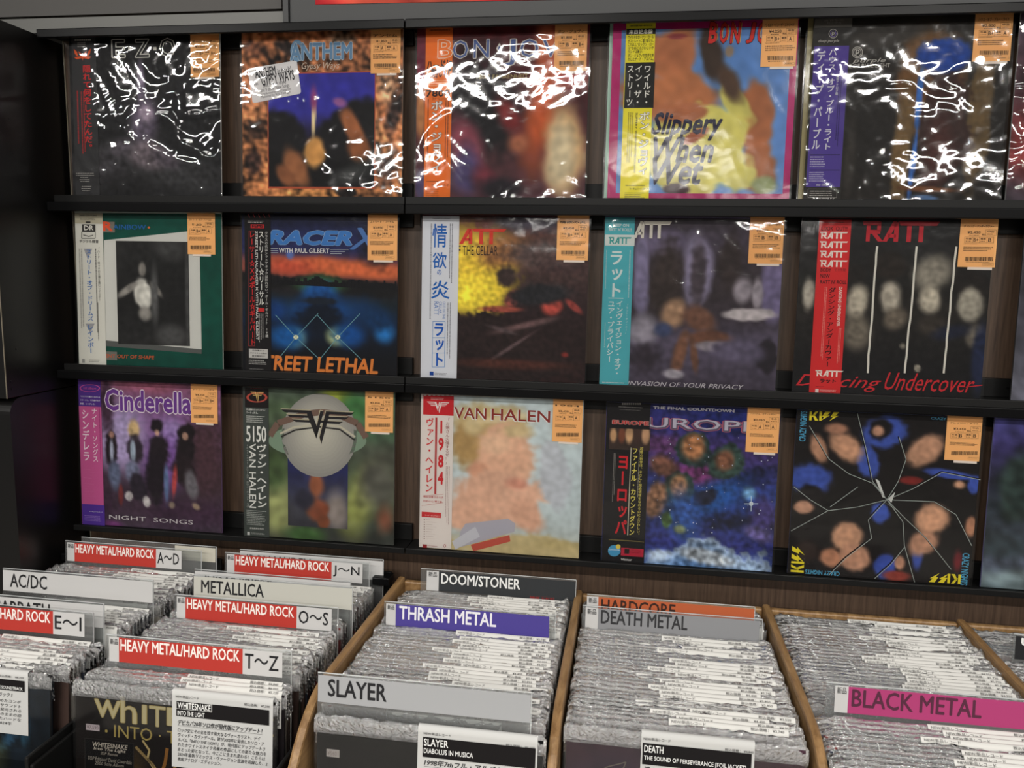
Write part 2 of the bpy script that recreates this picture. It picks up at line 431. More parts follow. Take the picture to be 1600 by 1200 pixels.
# ------------------------------------------------------------------ price tags and faced-out records
def tag_print(S, x0, y0, x1, y1, price, g1, g2, seed, title):
    f = lambda a, b: (x0 + (x1 - x0) * a, y0 + (y1 - y0) * b)
    ink = (58, 44, 34)
    def box(a, b, c, d, w=.9): S.frame(*f(a, b), *f(c, d), w * (x1 - x0) / 180, ink)
    S.T(title, *f(.08, .085), *f(.88, .145), ink, bold=.014)
    S.T(price, *f(.18, .22), *f(.52, .285), ink, bold=.014)
    S.T('税込', *f(.56, .275), *f(.66, .315), ink, bold=.014)
    S.micro(*f(.22, .30), *f(.52, .325), 1, ink, seed=seed)
    box(.66, .19, .94, .315); S.T('中古', *f(.71, .205), *f(.89, .25), ink, bold=.014); S.micro(*f(.71, .27), *f(.9, .30), 1, ink, seed=seed + 1)
    box(.10, .345, .88, .475); S.line([f(.32, .345), f(.32, .475)], .9 * (x1 - x0) / 180, ink); S.line([f(.50, .345), f(.50, .475)], .9 * (x1 - x0) / 180, ink); S.line([f(.70, .345), f(.70, .475)], .9 * (x1 - x0) / 180, ink)
    S.T('外装', *f(.13, .365), *f(.29, .405), ink, bold=.014); S.micro(*f(.13, .425), *f(.29, .455), 1, ink, seed=seed + 2)
    S.T('盤面', *f(.53, .365), *f(.67, .405), ink, bold=.014); S.micro(*f(.53, .425), *f(.67, .455), 1, ink, seed=seed + 3)
    S.T(g1, *f(.345, .37), *f(.37 + .05 * len(g1), .45), ink, bold=.014); S.T(g2, *f(.74, .37), *f(.765 + .05 * len(g2), .45), ink, bold=.014)
    S.micro(*f(.08, .49), *f(.5, .505), 1, ink, seed=seed + 4)
    S.micro(*f(.08, .55), *f(.9, .66), 3, ink, seed=seed + 5, fill=.5)
    R = random.Random(seed); a = .13
    while a < .87:
        w = R.choice((.006, .010, .016)); p, q = f(a, .775), f(a + w, .865); S.rect(*p, *q, ink); a += w + R.choice((.006, .009, .014))
    S.micro(*f(.15, .875), *f(.85, .90), 1, ink, seed=seed + 6); box(.60, .915, .90, .955, .6); S.micro(*f(.63, .925), *f(.87, .945), 1, ink, seed=seed + 7)

def film_mesh(w, h, amp, seed, n=56, glossy=False):
    g = np.linspace(0, 1, n); V = np.zeros((n, n, 3))
    for i, t in enumerate(g):
        for j, a in enumerate(g):
            x, z = -.002 + (w + .005) * a, h * t
            q = mnoise.noise((a * 3 + seed, t * 4, seed)) * .6
            rdg = 1 - abs(mnoise.noise((a * 5 + q * 2 + seed * 3, t * 7 + q, 3.1))) * 2.2
            fine = 1 - abs(mnoise.noise((a * 14 + q * 4, t * 11 - q * 5 + seed, 7.7))) * 2.5
            mask = min(1, max(0, mnoise.noise((a * 2.2 + seed * 2, t * 2.6, 11 + seed)) * 3.4 - (-.1 if glossy else .5))); edge = mask; edge += .12 * (a > .9)
            V[i, j] = (x, -.0032 - amp * max(0, rdg) ** 3 * edge - amp * .45 * max(0, fine) ** 4 - amp * .5 * (q + .3), z)
    F = [(i * n + j, i * n + j + 1, (i + 1) * n + j + 1, (i + 1) * n + j) for i in range(n - 1) for j in range(n - 1)]
    return V.reshape(-1, 3), F

WREC, HVIS, HREC, LEAN = 0.317, 0.3065, 0.315, 0.04
GRP_WALL = 'records faced out on the wall rack'
_seed = [0]
def record(x, row, label, quad, cover, band=None, tag=None, side=(60, 60, 60), film_amp=.0006, glossy=False, sticker=None, roll=0.0, backs=(), extra_y=0.0, lname='lettering'):
    _seed[0] += 1; sd = _seed[0]
    root = thing('record', label, 'record', (x, extra_y, zz(ROWZ[row])), GRP_WALL, (-LEAN, roll, 0))
    mb = MB(); mb.box(0, WREC, 0, .004, 0, HREC, side)
    sl = mb.build('sleeve', M_PRINT, root)
    A = Sheet(WREC, HVIS, quad); A.lay = 1; L = A.sub(); L.lay = 3
    cover(A, L)
    a = A.mb.build('artwork', M_PRINT, sl)
    if L.mb.n: L.mb.build(lname, M_PRINT, sl)
    if band:
        B = A.sub(); B.lay = 7; BL = A.sub(); BL.lay = 8
        band(B, BL); bo = B.mb.build('paper_band', M_TAG, root)
        if BL.mb.n: BL.mb.build('lettering', M_TAG, bo)
    if sticker:
        B = A.sub(); B.lay = 9; BL = A.sub(); BL.lay = 10
        sticker(B, BL); bo = B.mb.build('sticker', M_TAG, root)
        if BL.mb.n: BL.mb.build('lettering', M_TAG, bo)
    if tag:
        (x0, y0, x1, y1), price, g1, g2, title = tag
        B = A.sub(); B.lay = 11; BL = A.sub(); BL.lay = 13
        B.rect(x0 + (x1 - x0) * .2, y1 - 4, x0 + (x1 - x0) * .86, y1 + (x1 - x0) * .07, (235, 225, 215), lay=10)
        B.rect(x0, y0 - 14, x1, y1, (244, 186, 120))
        tag_print(BL, x0, y0, x1, y1, price, g1, g2, sd * 10, title)
        bo = B.mb.build('price_tag', M_TAG, root); BL.mb.build('lettering', M_TAG, bo)
    F = MB(); V, Fc = film_mesh(WREC, HREC + .002, film_amp, sd * 1.37, glossy=film_amp > .002); F.add(V, Fc)
    F.build('plastic_cover', M_FILMH if glossy else M_FILM, root, smooth=True)
    return root

def back_record(x, row, label, side, y):
    r = thing('record', label, 'record', (x, y, zz(ROWZ[row])), GRP_WALL, (-LEAN, 0, 0))
    mb = MB(); mb.box(0, WREC, 0, .0035, 0, HREC, side); mb.build('sleeve', M_PRINT, r)
    F = MB(); F.add([(-.003, -.001, 0), (WREC + .005, -.001, 0), (WREC + .005, -.001, HREC), (-.003, -.001, HREC), (-.003, .0045, 0), (WREC + .005, .0045, 0), (WREC + .005, .0045, HREC), (-.003, .0045, HREC)],
                    [(0, 1, 2, 3), (4, 5, 6, 7), (0, 3, 7, 4), (1, 2, 6, 5)]); F.build('plastic_cover', M_FILM, r)
    return r

W_, K_ = (232, 230, 222), (20, 20, 21)
XS = [[0.0, .3619, .7058, 1.0636, 1.4052], [-.0082, .3522, .7162, 1.0611, 1.4080], [-.0215, .3450, .7154, 1.0760, 1.4215]]

# ---- top row
def cov(A, L):
    A.art([(24, 24, 26), (38, 38, 40), (30, 30, 32), (34, 34, 36)], [(640, 900, 260, 90, -20, (62, 60, 64), .8), (1050, 980, 240, 90, 10, (58, 58, 60), .8), (800, 460, 26, 120, 0, (118, 108, 128), .5),
          (815, 680, 75, 120, 10, (108, 98, 116), .7), (830, 640, 40, 40, 0, (176, 160, 178), .7), (850, 870, 110, 60, 15, (132, 120, 128), .7), (700, 830, 60, 40, -30, (90, 84, 92), .8), (960, 900, 80, 40, 30, (96, 88, 98), .8)], mott=.2, ms=18, seed=2)
    L.T('E', 635, 222, 708, 320, (40, 40, 42), .0, outline=(225, 223, 214), ow=.034)
    L.T('Z', 765, 222, 845, 320, (40, 40, 42), .0, outline=(225, 223, 214), ow=.034)
    L.T('O', 905, 218, 992, 320, (40, 40, 42), .0, outline=(225, 223, 214), ow=.034)
    L.rect(727, 265, 745, 283, (225, 223, 214)); L.rect(868, 265, 886, 283, (225, 223, 214))
def band(B, L):
    B.rect(404, 205, 542, 1112, (52, 52, 54))
    for i in range(9): L.rect(424 + i * 10.5, 216, 431 + i * 10.5, 224, (220, 215, 205))
    L.micro(440, 232, 495, 262, 3, (170, 165, 160), seed=3)
    L.logo(LG_H, 420, 270, 520, 336, (226, 92, 40))
    L.V('隠れて何をしてたんだ。', 470, 362, 518, 850, (214, 42, 44), .03)
    L.micro(436, 508, 452, 900, 1, (190, 44, 44), True, seed=4); L.micro(460, 512, 486, 925, 2, (190, 44, 44), True, seed=5)
    for (a, b, c) in ((446, 972, 110), (446, 984, 112), (470, 996, 56), (466, 1008, 60), (470, 1018, 60), (480, 1046, 54), (478, 1058, 58), (482, 1070, 50)): L.micro(a, b, a + c, b + 7, 1, (205, 200, 195), seed=b)
record(XS[0][0], 0, 'smoky black record sleeve with dark grey paper band in red writing', [(387, 205), (1240, 195), (1262, 1117), (430, 1105)], cov, band,
       ((1078, 212, 1240, 440), '¥2,650', 'B+', 'B+', 'イージー・オー'), (200, 200, 196), .0034, True)

def cov(A, L):
    A.art([(150, 98, 66), (158, 104, 70), (166, 112, 72)], [(200, 280, 90, 40, 20, (96, 62, 46), .7), (420, 290, 120, 34, 25, (54, 42, 38), .5), (700, 230, 80, 30, 0, (190, 150, 120), .7), (960, 520, 50, 80, 0, (190, 150, 118), .8), (210, 650, 70, 50, 0, (180, 124, 84), .8),
          (215, 920, 50, 70, 0, (66, 46, 40), .5), (220, 740, 60, 60, 30, (70, 50, 40), .5), (960, 950, 80, 90, 20, (70, 48, 40), .6), (930, 780, 30, 120, -20, (196, 140, 96), .7), (520, 1100, 200, 20, 0, (188, 134, 80), .7), (730, 1100, 50, 24, 0, (40, 34, 34), .5), (1000, 660, 40, 120, 10, (64, 48, 44), .7)], mott=.55, ms=16, seed=5)
    L.rect(284, 424, 896, 1074, (190, 92, 62), lay=2)
    L.lay = 3
    L.art([(58, 56, 158), (60, 58, 166), (60, 58, 160), (42, 38, 76), (22, 22, 24), (20, 20, 22), (24, 24, 26)], [(350, 760, 150, 120, 10, (28, 27, 30), .3), (760, 760, 260, 130, -30, (26, 25, 28), .35), (770, 740, 40, 110, -30, (176, 110, 70), .6), (800, 860, 60, 70, 0, (150, 92, 56), .6), (450, 960, 60, 110, -30, (170, 112, 74), .6),
          (390, 1000, 40, 70, -40, (150, 96, 64), .6), (560, 880, 62, 90, 0, (214, 160, 92), .35), (548, 660, 12, 110, 2, (250, 226, 170), .5), (548, 570, 20, 60, 0, (150, 70, 120), .9), (690, 590, 40, 24, 20, (150, 96, 150), .6), (760, 990, 110, 60, -20, (60, 62, 62), .8)], N=70, mott=.08, seed=8, box=(290, 430, 890, 1068))
    L.lay = 5
    L.T('ANTHEM', 415, 262, 760, 345, (108, 144, 176), .03, outline=(190, 204, 214), ow=.03); L.ell(452, 300, 38, 62, (120, 156, 186), hole=.6)
    L.T('Gypsy Ways', 478, 366, 692, 412, (216, 196, 176), .0, .3)
def stick(B, L):
    B.poly([(176, 408), (184, 398), (440, 356), (452, 362), (476, 530), (470, 542), (214, 592), (204, 586)], (226, 224, 224))
    def t(s, x0, y0, x1, y1, b=.01, sh=0, c=(40, 40, 44)):
        L2 = Sheet(L.w, L.h); L2.H = L.H; L2.lay = L.lay; L2.T(s, x0, y0, x1, y1, c, b, sh)
        V = np.concatenate(L2.mb.v); u, v = L.uv((x0 + x1) / 2, (y0 + y1) / 2); cx, cz = u * L.w, (1 - v) * L.h; a = math.radians(9.5); dx, dz = V[:, 0] - cx, V[:, 2] - cz
        V[:, 0] = cx + dx * math.cos(a) - dz * math.sin(a); V[:, 2] = cz + dx * math.sin(a) + dz * math.cos(a)
        L.mb.add(V, L2.mb.f); L.mb.c[-1][:] = lin(c)
    t('ANTHEM', 216, 396, 332, 440, .03); t('is back!', 342, 392, 420, 424, 0)
    t('with', 206, 478, 234, 494, 0); t('"GYPSY WAYS', 240, 425, 438, 480, .02)
    t('(win, lose or draw)', 262, 474, 392, 500, 0); t('and 9 other New Songs', 246, 498, 412, 524, 0); t('Produced & mixed by Chris Tsangarides', 232, 524, 422, 540, 0, 0, (90, 90, 94)); t('Mastered by Rob Younger', 250, 538, 420, 556, 0, 0, (80, 80, 84))
record(XS[0][1], 0, 'record sleeve with mottled rust border, blue panel and tilted white sticker', [(138, 200), (1052, 180), (1045, 1133), (152, 1118)], cov, None,
       ((870, 190, 1040, 430), '¥1,850', 'A', 'A', 'アンセム'), (176, 150, 130), .0013, True, stick)

def cov(A, L):
    A.art([(108, 40, 44), (96, 36, 42), (70, 34, 38), (84, 50, 54), (90, 54, 62)], [(500, 600, 240, 300, 0, (30, 28, 32), .6), (700, 330, 160, 120, 0, (74, 30, 36), .8), (860, 260, 60, 120, 0, (214, 130, 92), .8), (960, 430, 130, 90, 20, (150, 56, 48), .8), (820, 640, 90, 330, 8, (196, 96, 52), .8),
          (950, 850, 120, 240, 0, (214, 178, 130), .6), (930, 880, 80, 170, 0, (214, 200, 168), .8), (700, 820, 60, 60, 40, (176, 110, 80), .8), (640, 660, 60, 120, -30, (130, 44, 46), .8), (400, 850, 90, 180, -20, (150, 76, 92), .8), (400, 980, 80, 120, 0, (88, 76, 120), .8), (520, 1040, 60, 90, -30, (126, 54, 68), .8), (600, 1080, 120, 60, 0, (36, 30, 38), .8), (140, 620, 30, 160, 0, (200, 140, 90), .8), (140, 350, 30, 120, 0, (120, 44, 66), .8), (140, 1050, 30, 90, 0, (90, 80, 120), .8)], mott=.1, ms=10, seed=9)
    for (c, x0, x1, y0, y1) in (('O', 322, 408, 236, 338), ('N', 442, 528, 232, 336), ('O', 706, 806, 232, 334), ('V', 832, 922, 234, 334), ('J', 618, 676, 232, 384)):
        L.T(c, x0, y0, x1, y1, (86, 106, 160), .0, outline=(222, 216, 208), ow=.03)
    L.poly([(587, 252), (606, 283), (587, 314), (568, 283)], (222, 216, 208)); L.poly([(587, 266), (597, 283), (587, 300), (577, 283)], (86, 106, 160), lay=4)
    L.T('7800° FAHRENHEIT', 455, 432, 748, 454, (190, 170, 120), .0)
def band(B, L):
    B.rect(168, 165, 322, 1140, (236, 124, 44))
    L.T('B', 240, 234, 318, 334, (236, 130, 60), .0, outline=(240, 222, 200), ow=.03)
    L.micro(190, 168, 312, 182, 1, (120, 60, 30), seed=1)
    L.T('ハードに', 172, 350, 316, 412, (40, 32, 30), .03, .15); L.T('熱い!!', 196, 396, 302, 448, (40, 32, 30), .03, .15)
    L.micro(174, 458, 300, 500, 3, (250, 190, 130), seed=2)
    L.T('7800', 172, 520, 306, 556, (44, 32, 26), .03); L.T('ファーレンハイト', 206, 562, 300, 578, (44, 32, 26), .01)
    L.V('ボン・ジョヴィ', 198, 580, 266, 990, (236, 234, 226), .045, outline=(60, 40, 30), ow=.03)
    L.micro(176, 572, 190, 985, 1, (110, 62, 34), True, seed=3); L.micro(278, 580, 304, 990, 2, (110, 62, 34), True, seed=4)
    L.T('マーキュリーレコード', 204, 1056, 300, 1070, (60, 40, 30), .02); L.micro(176, 1035, 300, 1048, 1, (120, 60, 30), seed=6); L.micro(172, 1080, 250, 1135, 5, (120, 60, 30), seed=7)
record(XS[0][2], 0, 'blurred dark red and cream record sleeve with bright orange paper band', [(118, 165), (1098, 150), (1065, 1140), (110, 1138)], cov, band,
       ((902, 162, 1084, 416), '¥1,800', 'B', 'B+', 'ボン・ジョヴィ'), (60, 44, 66), .0011, True)

def cov(A, L):
    A.art([(178, 36, 108), (182, 38, 110), (176, 36, 106)], [], mott=.03)
    L.lay = 2
    L.art([(92, 132, 188), (96, 138, 196), (100, 142, 198)], [(480, 330, 150, 200, 0, (176, 112, 76), .25), (960, 760, 110, 330, -6, (168, 104, 66), .25), (480, 540, 260, 160, 0, (182, 118, 78), .3), (620, 860, 330, 250, 8, (214, 206, 112), .12), (560, 650, 110, 60, 0, (178, 112, 76), .25), (820, 560, 60, 120, -30, (206, 198, 108), .3), (610, 775, 90, 38, -35, (166, 90, 56), .15),
          (700, 340, 66, 180, -12, (62, 48, 40), .4), (800, 470, 60, 110, -35, (84, 62, 48), .5), (800, 300, 22, 30, 0, (150, 130, 110), .6), (300, 300, 60, 300, 0, (80, 56, 40), .4), (500, 215, 60, 16, 0, (150, 70, 70), .4), (500, 1080, 70, 34, 0, (70, 46, 50), .3), (420, 640, 80, 60, 0, (176, 112, 76), .4), (1000, 1060, 60, 50, 0, (150, 160, 110), .5)], N=90, mott=.06, seed=3, box=(190, 182, 1104, 1104))
    L.lay = 5
    for (c, x0, x1) in (('B', 688, 724), ('O', 752, 788), ('N', 812, 858), ('J', 906, 942), ('O', 966, 1004)):
        L.T(c, x0 - 3, 140, x1, 250, (206, 50, 44), .03, .12, outline=(30, 26, 30), ow=.03)
        L.T(c, x0 + 5, 140, x1 + 8, 250, (226, 170, 60), -.02, .12, lay=4)
    L.T('Slippery', 366, 650, 756, 800, (34, 32, 60), .03, .3); L.T('When', 376, 790, 706, 925, (34, 32, 60), .03, .3); L.T('Wet', 372, 905, 646, 1050, (34, 32, 60), .03, .3)
def band(B, L):
    B.rect(216, 138, 382, 1140, (232, 220, 50)); B.rect(216, 176, 382, 206, (30, 30, 28), lay=8); B.rect(212, 366, 380, 622, (30, 30, 28), lay=8)
    L.lay = 9
    L.micro(235, 150, 372, 164, 1, (120, 112, 40), seed=1)
    L.T('来日記念盤', 232, 182, 364, 202, (235, 232, 220), .02)
    for i, t in enumerate(('ワイルドなロックン・ロール', 'がストレートに駆け抜ける。', 'これは上,“ロックン・ロー', 'ル”の本にふさわしいサ', 'ウンドは無い！', 'ボン・ジョヴィが世界を沸', 'わしたサード・アルバム。')):
        L.T(t, 226, 214 + i * 20.5, 226 + (144 if len(t) > 8 else 84), 230 + i * 20.5, (52, 50, 30), .012)
    L.V('ワイルド・', 316, 378, 360, 612, (238, 236, 228), .03); L.V('イン・ザ・', 266, 378, 310, 612, (238, 236, 228), .03); L.V('ストリーツ', 222, 378, 262, 612, (238, 236, 228), .03)
    L.V('ボン・ジョヴィ', 292, 642, 352, 1002, (240, 238, 225), .04, outline=(60, 56, 30), ow=.035)
    L.T('SLIPPERY WHEN WET/BON JOVI', 268, 648, 282, 985, (50, 48, 26), .015, rot=1)
    L.micro(226, 645, 260, 960, 3, (130, 122, 40), True, seed=2); L.micro(215, 1052, 350, 1066, 1, (110, 102, 40), seed=3); L.T('マーキュリーレコード', 236, 1072, 342, 1084, (50, 48, 26), .02); L.micro(210, 1096, 330, 1134, 4, (110, 102, 40), seed=5)
record(XS[0][3], 0, 'magenta bordered record sleeve with yellow and black paper band', [(142, 145), (1195, 115), (1140, 1142), (110, 1138)], cov, band,
       ((988, 122, 1188, 386), '¥4,250', 'B+', 'A', 'ワイルド・イン・ザ・ストリーツ'), (190, 205, 195), .0007)
back_record(XS[0][3] - .006, 0, 'pale green record edge showing behind the magenta bordered sleeve', (176, 205, 190), .0075)

def cov(A, L):
    A.art([(50, 47, 44), (40, 37, 34), (34, 31, 29), (38, 34, 31)], [(860, 480, 190, 380, 2, (112, 80, 48), .25), (1120, 700, 70, 420, 3, (104, 84, 54), .3), (700, 820, 60, 330, 2, (112, 88, 54), .3), (920, 760, 150, 400, 2, (60, 38, 34), .2), (930, 310, 150, 100, 0, (38, 74, 156), .25), (790, 560, 18, 170, 2, (60, 116, 196), .4), (765, 900, 14, 220, 3, (58, 110, 190), .4),
          (900, 860, 70, 200, 0, (78, 42, 38), .8), (850, 1120, 80, 20, 5, (92, 124, 168), .5), (880, 1070, 180, 18, 3, (118, 74, 46), .5), (400, 900, 30, 220, 0, (58, 54, 50), .9), (620, 200, 260, 60, -15, (64, 60, 56), .9)], mott=.1, ms=20, seed=13)
    L.ell(436, 300, 31, 33, (206, 202, 194), hole=.9); L.ell(436, 300, 23, 25, (206, 202, 194), hole=.86); L.T('p', 427, 284, 447, 318, (206, 202, 194), .01)
    L.T('purple', 410, 334, 596, 362, (196, 192, 184), .0, .3); L.T('HOUSE OF BLUE LIGHT', 310, 366, 622, 384, (190, 186, 178), .005)
def band(B, L):
    B.rect(190, 110, 402, 1138, (48, 46, 44)); B.rect(190, 112, 404, 160, (122, 118, 112), lay=7.4); B.rect(190, 266, 388, 1060, (86, 68, 152), lay=8)
    L.lay = 9
    L.T('ハウス・オブ・ブルー・ライト', 244, 116, 358, 126, (200, 196, 190), .0); L.T('ディープ・パープル', 262, 130, 340, 140, (200, 196, 190), .0)
    L.ell(296, 195, 26, 26, (170, 165, 160), hole=.86); L.ell(296, 195, 17, 17, (130, 110, 190), hole=.86); L.T('p', 289, 186, 304, 206, (170, 165, 160))
    L.T('deep purple', 212, 228, 330, 246, (190, 185, 178), 0, .3)
    L.V('ハウス・オブ・ブルー・ライト', 272, 280, 322, 850, (226, 224, 230), .035); L.V('ディープ・パープル', 206, 290, 256, 850, (226, 224, 230), .045)
    L.V('廉価アナログ盤', 318, 424, 334, 540, (230, 228, 225), .01); L.micro(330, 460, 352, 860, 2, (46, 38, 84), True, seed=9)
    L.rect(176, 876, 345, 879, (36, 32, 60)); L.micro(176, 884, 262, 950, 5, (190, 184, 210), seed=2); L.rect(176, 963, 345, 966, (36, 32, 60)); L.micro(172, 972, 260, 1032, 5, (190, 184, 210), seed=4)
    L.T('廉価盤・好評発売中', 212, 1044, 280, 1054, (225, 222, 225)); L.frame(165, 1072, 330, 1120, 2, (160, 156, 150)); L.micro(176, 1078, 320, 1114, 3, (190, 186, 180), seed=7); L.T('POLYDOR K.K.', 215, 1122, 320, 1134, (225, 222, 220), .03)
record(XS[0][4], 0, 'black record sleeve with bronze and blue glow and purple paper band', [(188, 108), (1312, 88), (1250, 1138), (140, 1138)], cov, band,
       ((1096, 92, 1308, 354), '¥2,800', 'B+', 'A', 'ハウス・オブ・ブルー・ライト'), (60, 56, 52), .0012, True)
back_record(XS[0][4] - .008, 0, 'olive record edges showing behind the purple banded black sleeve', (150, 140, 100), .0075)

# ---- middle row
def cov(A, L):
    A.art([(8, 74, 62), (10, 78, 64), (8, 72, 60)], [], mott=.06)
    L.lay = 2; L.poly([(330, 296), (868, 240), (930, 390), (944, 990), (400, 932), (340, 930)], (206, 206, 200)); L.poly([(340, 926), (944, 984), (944, 1012), (340, 962)], (90, 92, 90), lay=2.5)
    L.lay = 3
    L.art([(40, 40, 40), (34, 34, 34), (32, 32, 32), (44, 44, 44)], [(580, 640, 60, 90, -8, (206, 204, 196), .3), (570, 480, 24, 40, 0, (130, 126, 120), .5), (590, 760, 40, 40, -30, (150, 146, 140), .6), (480, 610, 70, 20, -35, (150, 146, 140), .6), (660, 610, 60, 20, 50, (130, 126, 120), .6), (650, 640, 24, 150, 0, (92, 92, 92), .8), (750, 900, 90, 60, 0, (76, 76, 76), .6), (730, 340, 90, 60, 20, (66, 66, 66), .8), (855, 650, 12, 320, 0, (72, 72, 72), .8)], N=70, mott=.12, ms=14, seed=7, box=(402, 300, 872, 965))
    L.lay = 5
    L.rect(312, 178, 394, 246, (120, 116, 106)); L.T('R', 322, 180, 380, 236, (222, 86, 52), .04, lay=6); L.T('AINBOW', 386, 196, 592, 230, (30, 96, 160), .02); L.ell(610, 216, 7, 7, (222, 110, 60))
    L.rect(350, 996, 420, 1050, (112, 114, 106)); L.T('BENT OUT OF SHAPE', 330, 1012, 652, 1046, (196, 92, 54), .02, .1, lay=6)
def band(B, L):
    B.rect(143, 120, 318, 1075, (214, 213, 204)); B.rect(143, 122, 318, 190, (186, 180, 158), lay=7.5)
    L.lay = 9
    L.T('28MM 0230 ¥2,800', 172, 132, 282, 146, (60, 58, 54), .01); L.micro(178, 152, 280, 170, 2, (120, 116, 104), seed=2); L.rect(214, 176, 244, 187, (60, 58, 54))
    L.rect(190, 194, 275, 240, (54, 52, 50)); L.T('DR', 204, 202, 264, 232, (225, 222, 214), .02, lay=11); L.frame(190, 242, 275, 284, 4, (54, 52, 50)); L.line([(200, 262), (235, 272), (262, 264)], 5, (54, 52, 50))
    L.T('デジタル録音', 176, 292, 296, 314, (50, 48, 46), .02)
    L.poly([(204, 350), (258, 350), (231, 420)], (160, 160, 164), lay=8); L.poly([(222, 822), (280, 822), (252, 880)], (160, 160, 164), lay=8)
    L.V('ストリート・オブ・ドリームズ', 216, 352, 254, 806, (58, 110, 180), .03); L.V('レインボー', 232, 826, 272, 1010, (58, 110, 180), .03)
    L.V('「ハード・ロックの王道を進むレインボー', 288, 340, 304, 680, (70, 68, 66), .01); L.micro(270, 350, 286, 990, 1, (110, 108, 104), True, seed=3); L.micro(290, 690, 304, 1000, 1, (110, 108, 104), True, seed=4); L.micro(170, 350, 196, 930, 2, (140, 138, 134), True, seed=5)
    L.rect(205, 1042, 222, 1066, (150, 150, 146)); L.micro(250, 1044, 326, 1064, 2, (120, 118, 112), seed=8)
record(XS[1][0], 1, 'dark green record sleeve with tilted grey picture and cream paper band', [(140, 120), (1062, 132), (1075, 1108), (184, 1072)], cov, band,
       ((852, 138, 1026, 388), '¥1,850', 'B+', 'A', 'ストリート・オブ・ドリームズ'), (190, 200, 192), .0005)

def cov(A, L):
    A.art([(24, 26, 44), (36, 42, 84), (44, 46, 90), (150, 80, 70), (40, 34, 36), (24, 36, 44), (16, 34, 60), (14, 24, 40), (12, 16, 24), (14, 14, 20)],
          [(680, 430, 500, 50, 4, (214, 112, 70), .7), (400, 430, 140, 60, 0, (190, 84, 60), .8), (620, 540, 620, 50, 4, (26, 26, 28), .3), (590, 540, 160, 50, 0, (60, 100, 60), .8), (590, 590, 110, 60, 0, (30, 90, 160), .8), (600, 700, 300, 90, 0, (20, 70, 130), .8), (590, 760, 160, 110, 0, (14, 26, 44), .6), (590, 640, 120, 20, 0, (26, 36, 50), .5),
           (450, 870, 60, 46, 0, (206, 214, 150), .9), (718, 870, 60, 46, 0, (206, 214, 150), .9), (400, 860, 110, 70, 0, (24, 92, 160), .9), (800, 860, 90, 70, 0, (20, 80, 150), .9), (1010, 845, 60, 60, 0, (40, 120, 190), .9), (340, 700, 60, 60, 0, (18, 60, 120), .9), (960, 760, 90, 60, 0, (14, 54, 96), .9), (950, 260, 90, 120, 0, (24, 26, 40), .8), (415, 350, 28, 34, 0, (90, 110, 170), .5)], mott=.1, ms=16, seed=4)
    L.lay = 3
    R = random.Random(4); x = 290
    while x < 1075:
        w = R.uniform(8, 24); h = R.uniform(8, 40) + (26 if abs(x - 590) < 30 else 0); yb = 520 + (x - 290) * .045; L.rect(x, yb - h, x + w, yb + 14, (24, 24, 28)); x += w * .8
    for (cx, cy) in ((455, 868), (718, 868)):
        for (dx, dy) in ((150, 140), (-120, 150), (140, -150), (-130, -140)): L.line([(cx, cy), (cx + dx, cy + dy)], 4, (110, 160, 170))
        L.ell(cx, cy, 16, 14, (238, 240, 200))
    L.lay = 5
    L.T('RACER', 280, 200, 795, 290, (66, 124, 190), .05, .25, outline=(150, 180, 214), ow=.015); L.T('X', 790, 185, 985, 320, (80, 120, 180), .02, .3)
    L.T('WITH PAUL GILBERT', 346, 308, 660, 342, (226, 224, 220), .02)
    for i in range(3): L.line([(294, 312 + i * 13), (340, 312 + i * 13)], 3, (190, 196, 206)); L.line([(668, 318 + i * 13), (782 - i * 22, 318 + i * 13)], 3, (190, 196, 206))
    L.T('STREET LETHAL', 200, 980, 970, 1098, (222, 132, 62), .03, .12)
def band(B, L):
    B.rect(128, 97, 292, 1078, (22, 20, 22))
    for i in range(5): L.line([(152 + i * 32, 98), (162 + i * 32, 118)], 3, (200, 60, 60))
    L.micro(150, 136, 274, 152, 2, (200, 196, 190), seed=1); L.rect(168, 160, 252, 184, (196, 36, 40)); L.T('FEMS', 178, 163, 246, 181, (30, 20, 20), .03, lay=9)
    L.V('ストリート☆リーサル', 216, 200, 252, 668, (232, 230, 224), .035); L.V('レーサー☆X〆ポール☆ギルバート', 158, 200, 194, 920, (214, 44, 44), .035)
    L.T('STREET LETHAL/RACER X WITH PAUL GILBERT', 198, 204, 212, 884, (222, 220, 216), .02, rot=1)
    L.V('クラスの代はシットアタックは別れない。ポール・ギルバート 19歳', 256, 204, 276, 870, (220, 218, 214), .01)
    L.frame(158, 202, 196, 924, 2, (170, 60, 60)); L.rect(218, 684, 256, 708, (206, 44, 44)); L.micro(218, 720, 252, 920, 3, (190, 188, 184), True, seed=2)
    L.rect(160, 940, 280, 1000, (196, 194, 190)); L.T('日本盤のみ', 184, 946, 258, 958, (40, 38, 38), lay=9); L.T('ギタリストの為の', 168, 962, 272, 976, (40, 38, 38), lay=9); L.T('奏法解説付！', 180, 980, 262, 994, (40, 38, 38), lay=9)
    L.micro(160, 1008, 274, 1044, 3, (206, 204, 200), seed=3); L.micro(164, 1066, 280, 1074, 1, (206, 204, 200), seed=4)
record(XS[1][1], 1, 'record sleeve with blue glow under orange sunset skyline and black band', [(110, 97), (1090, 108), (1090, 1112), (122, 1076)], cov, band,
       ((902, 116, 1088, 386), '¥3,850', 'B+', 'A', 'ストリート・リーサル'), (36, 30, 34), .0005)

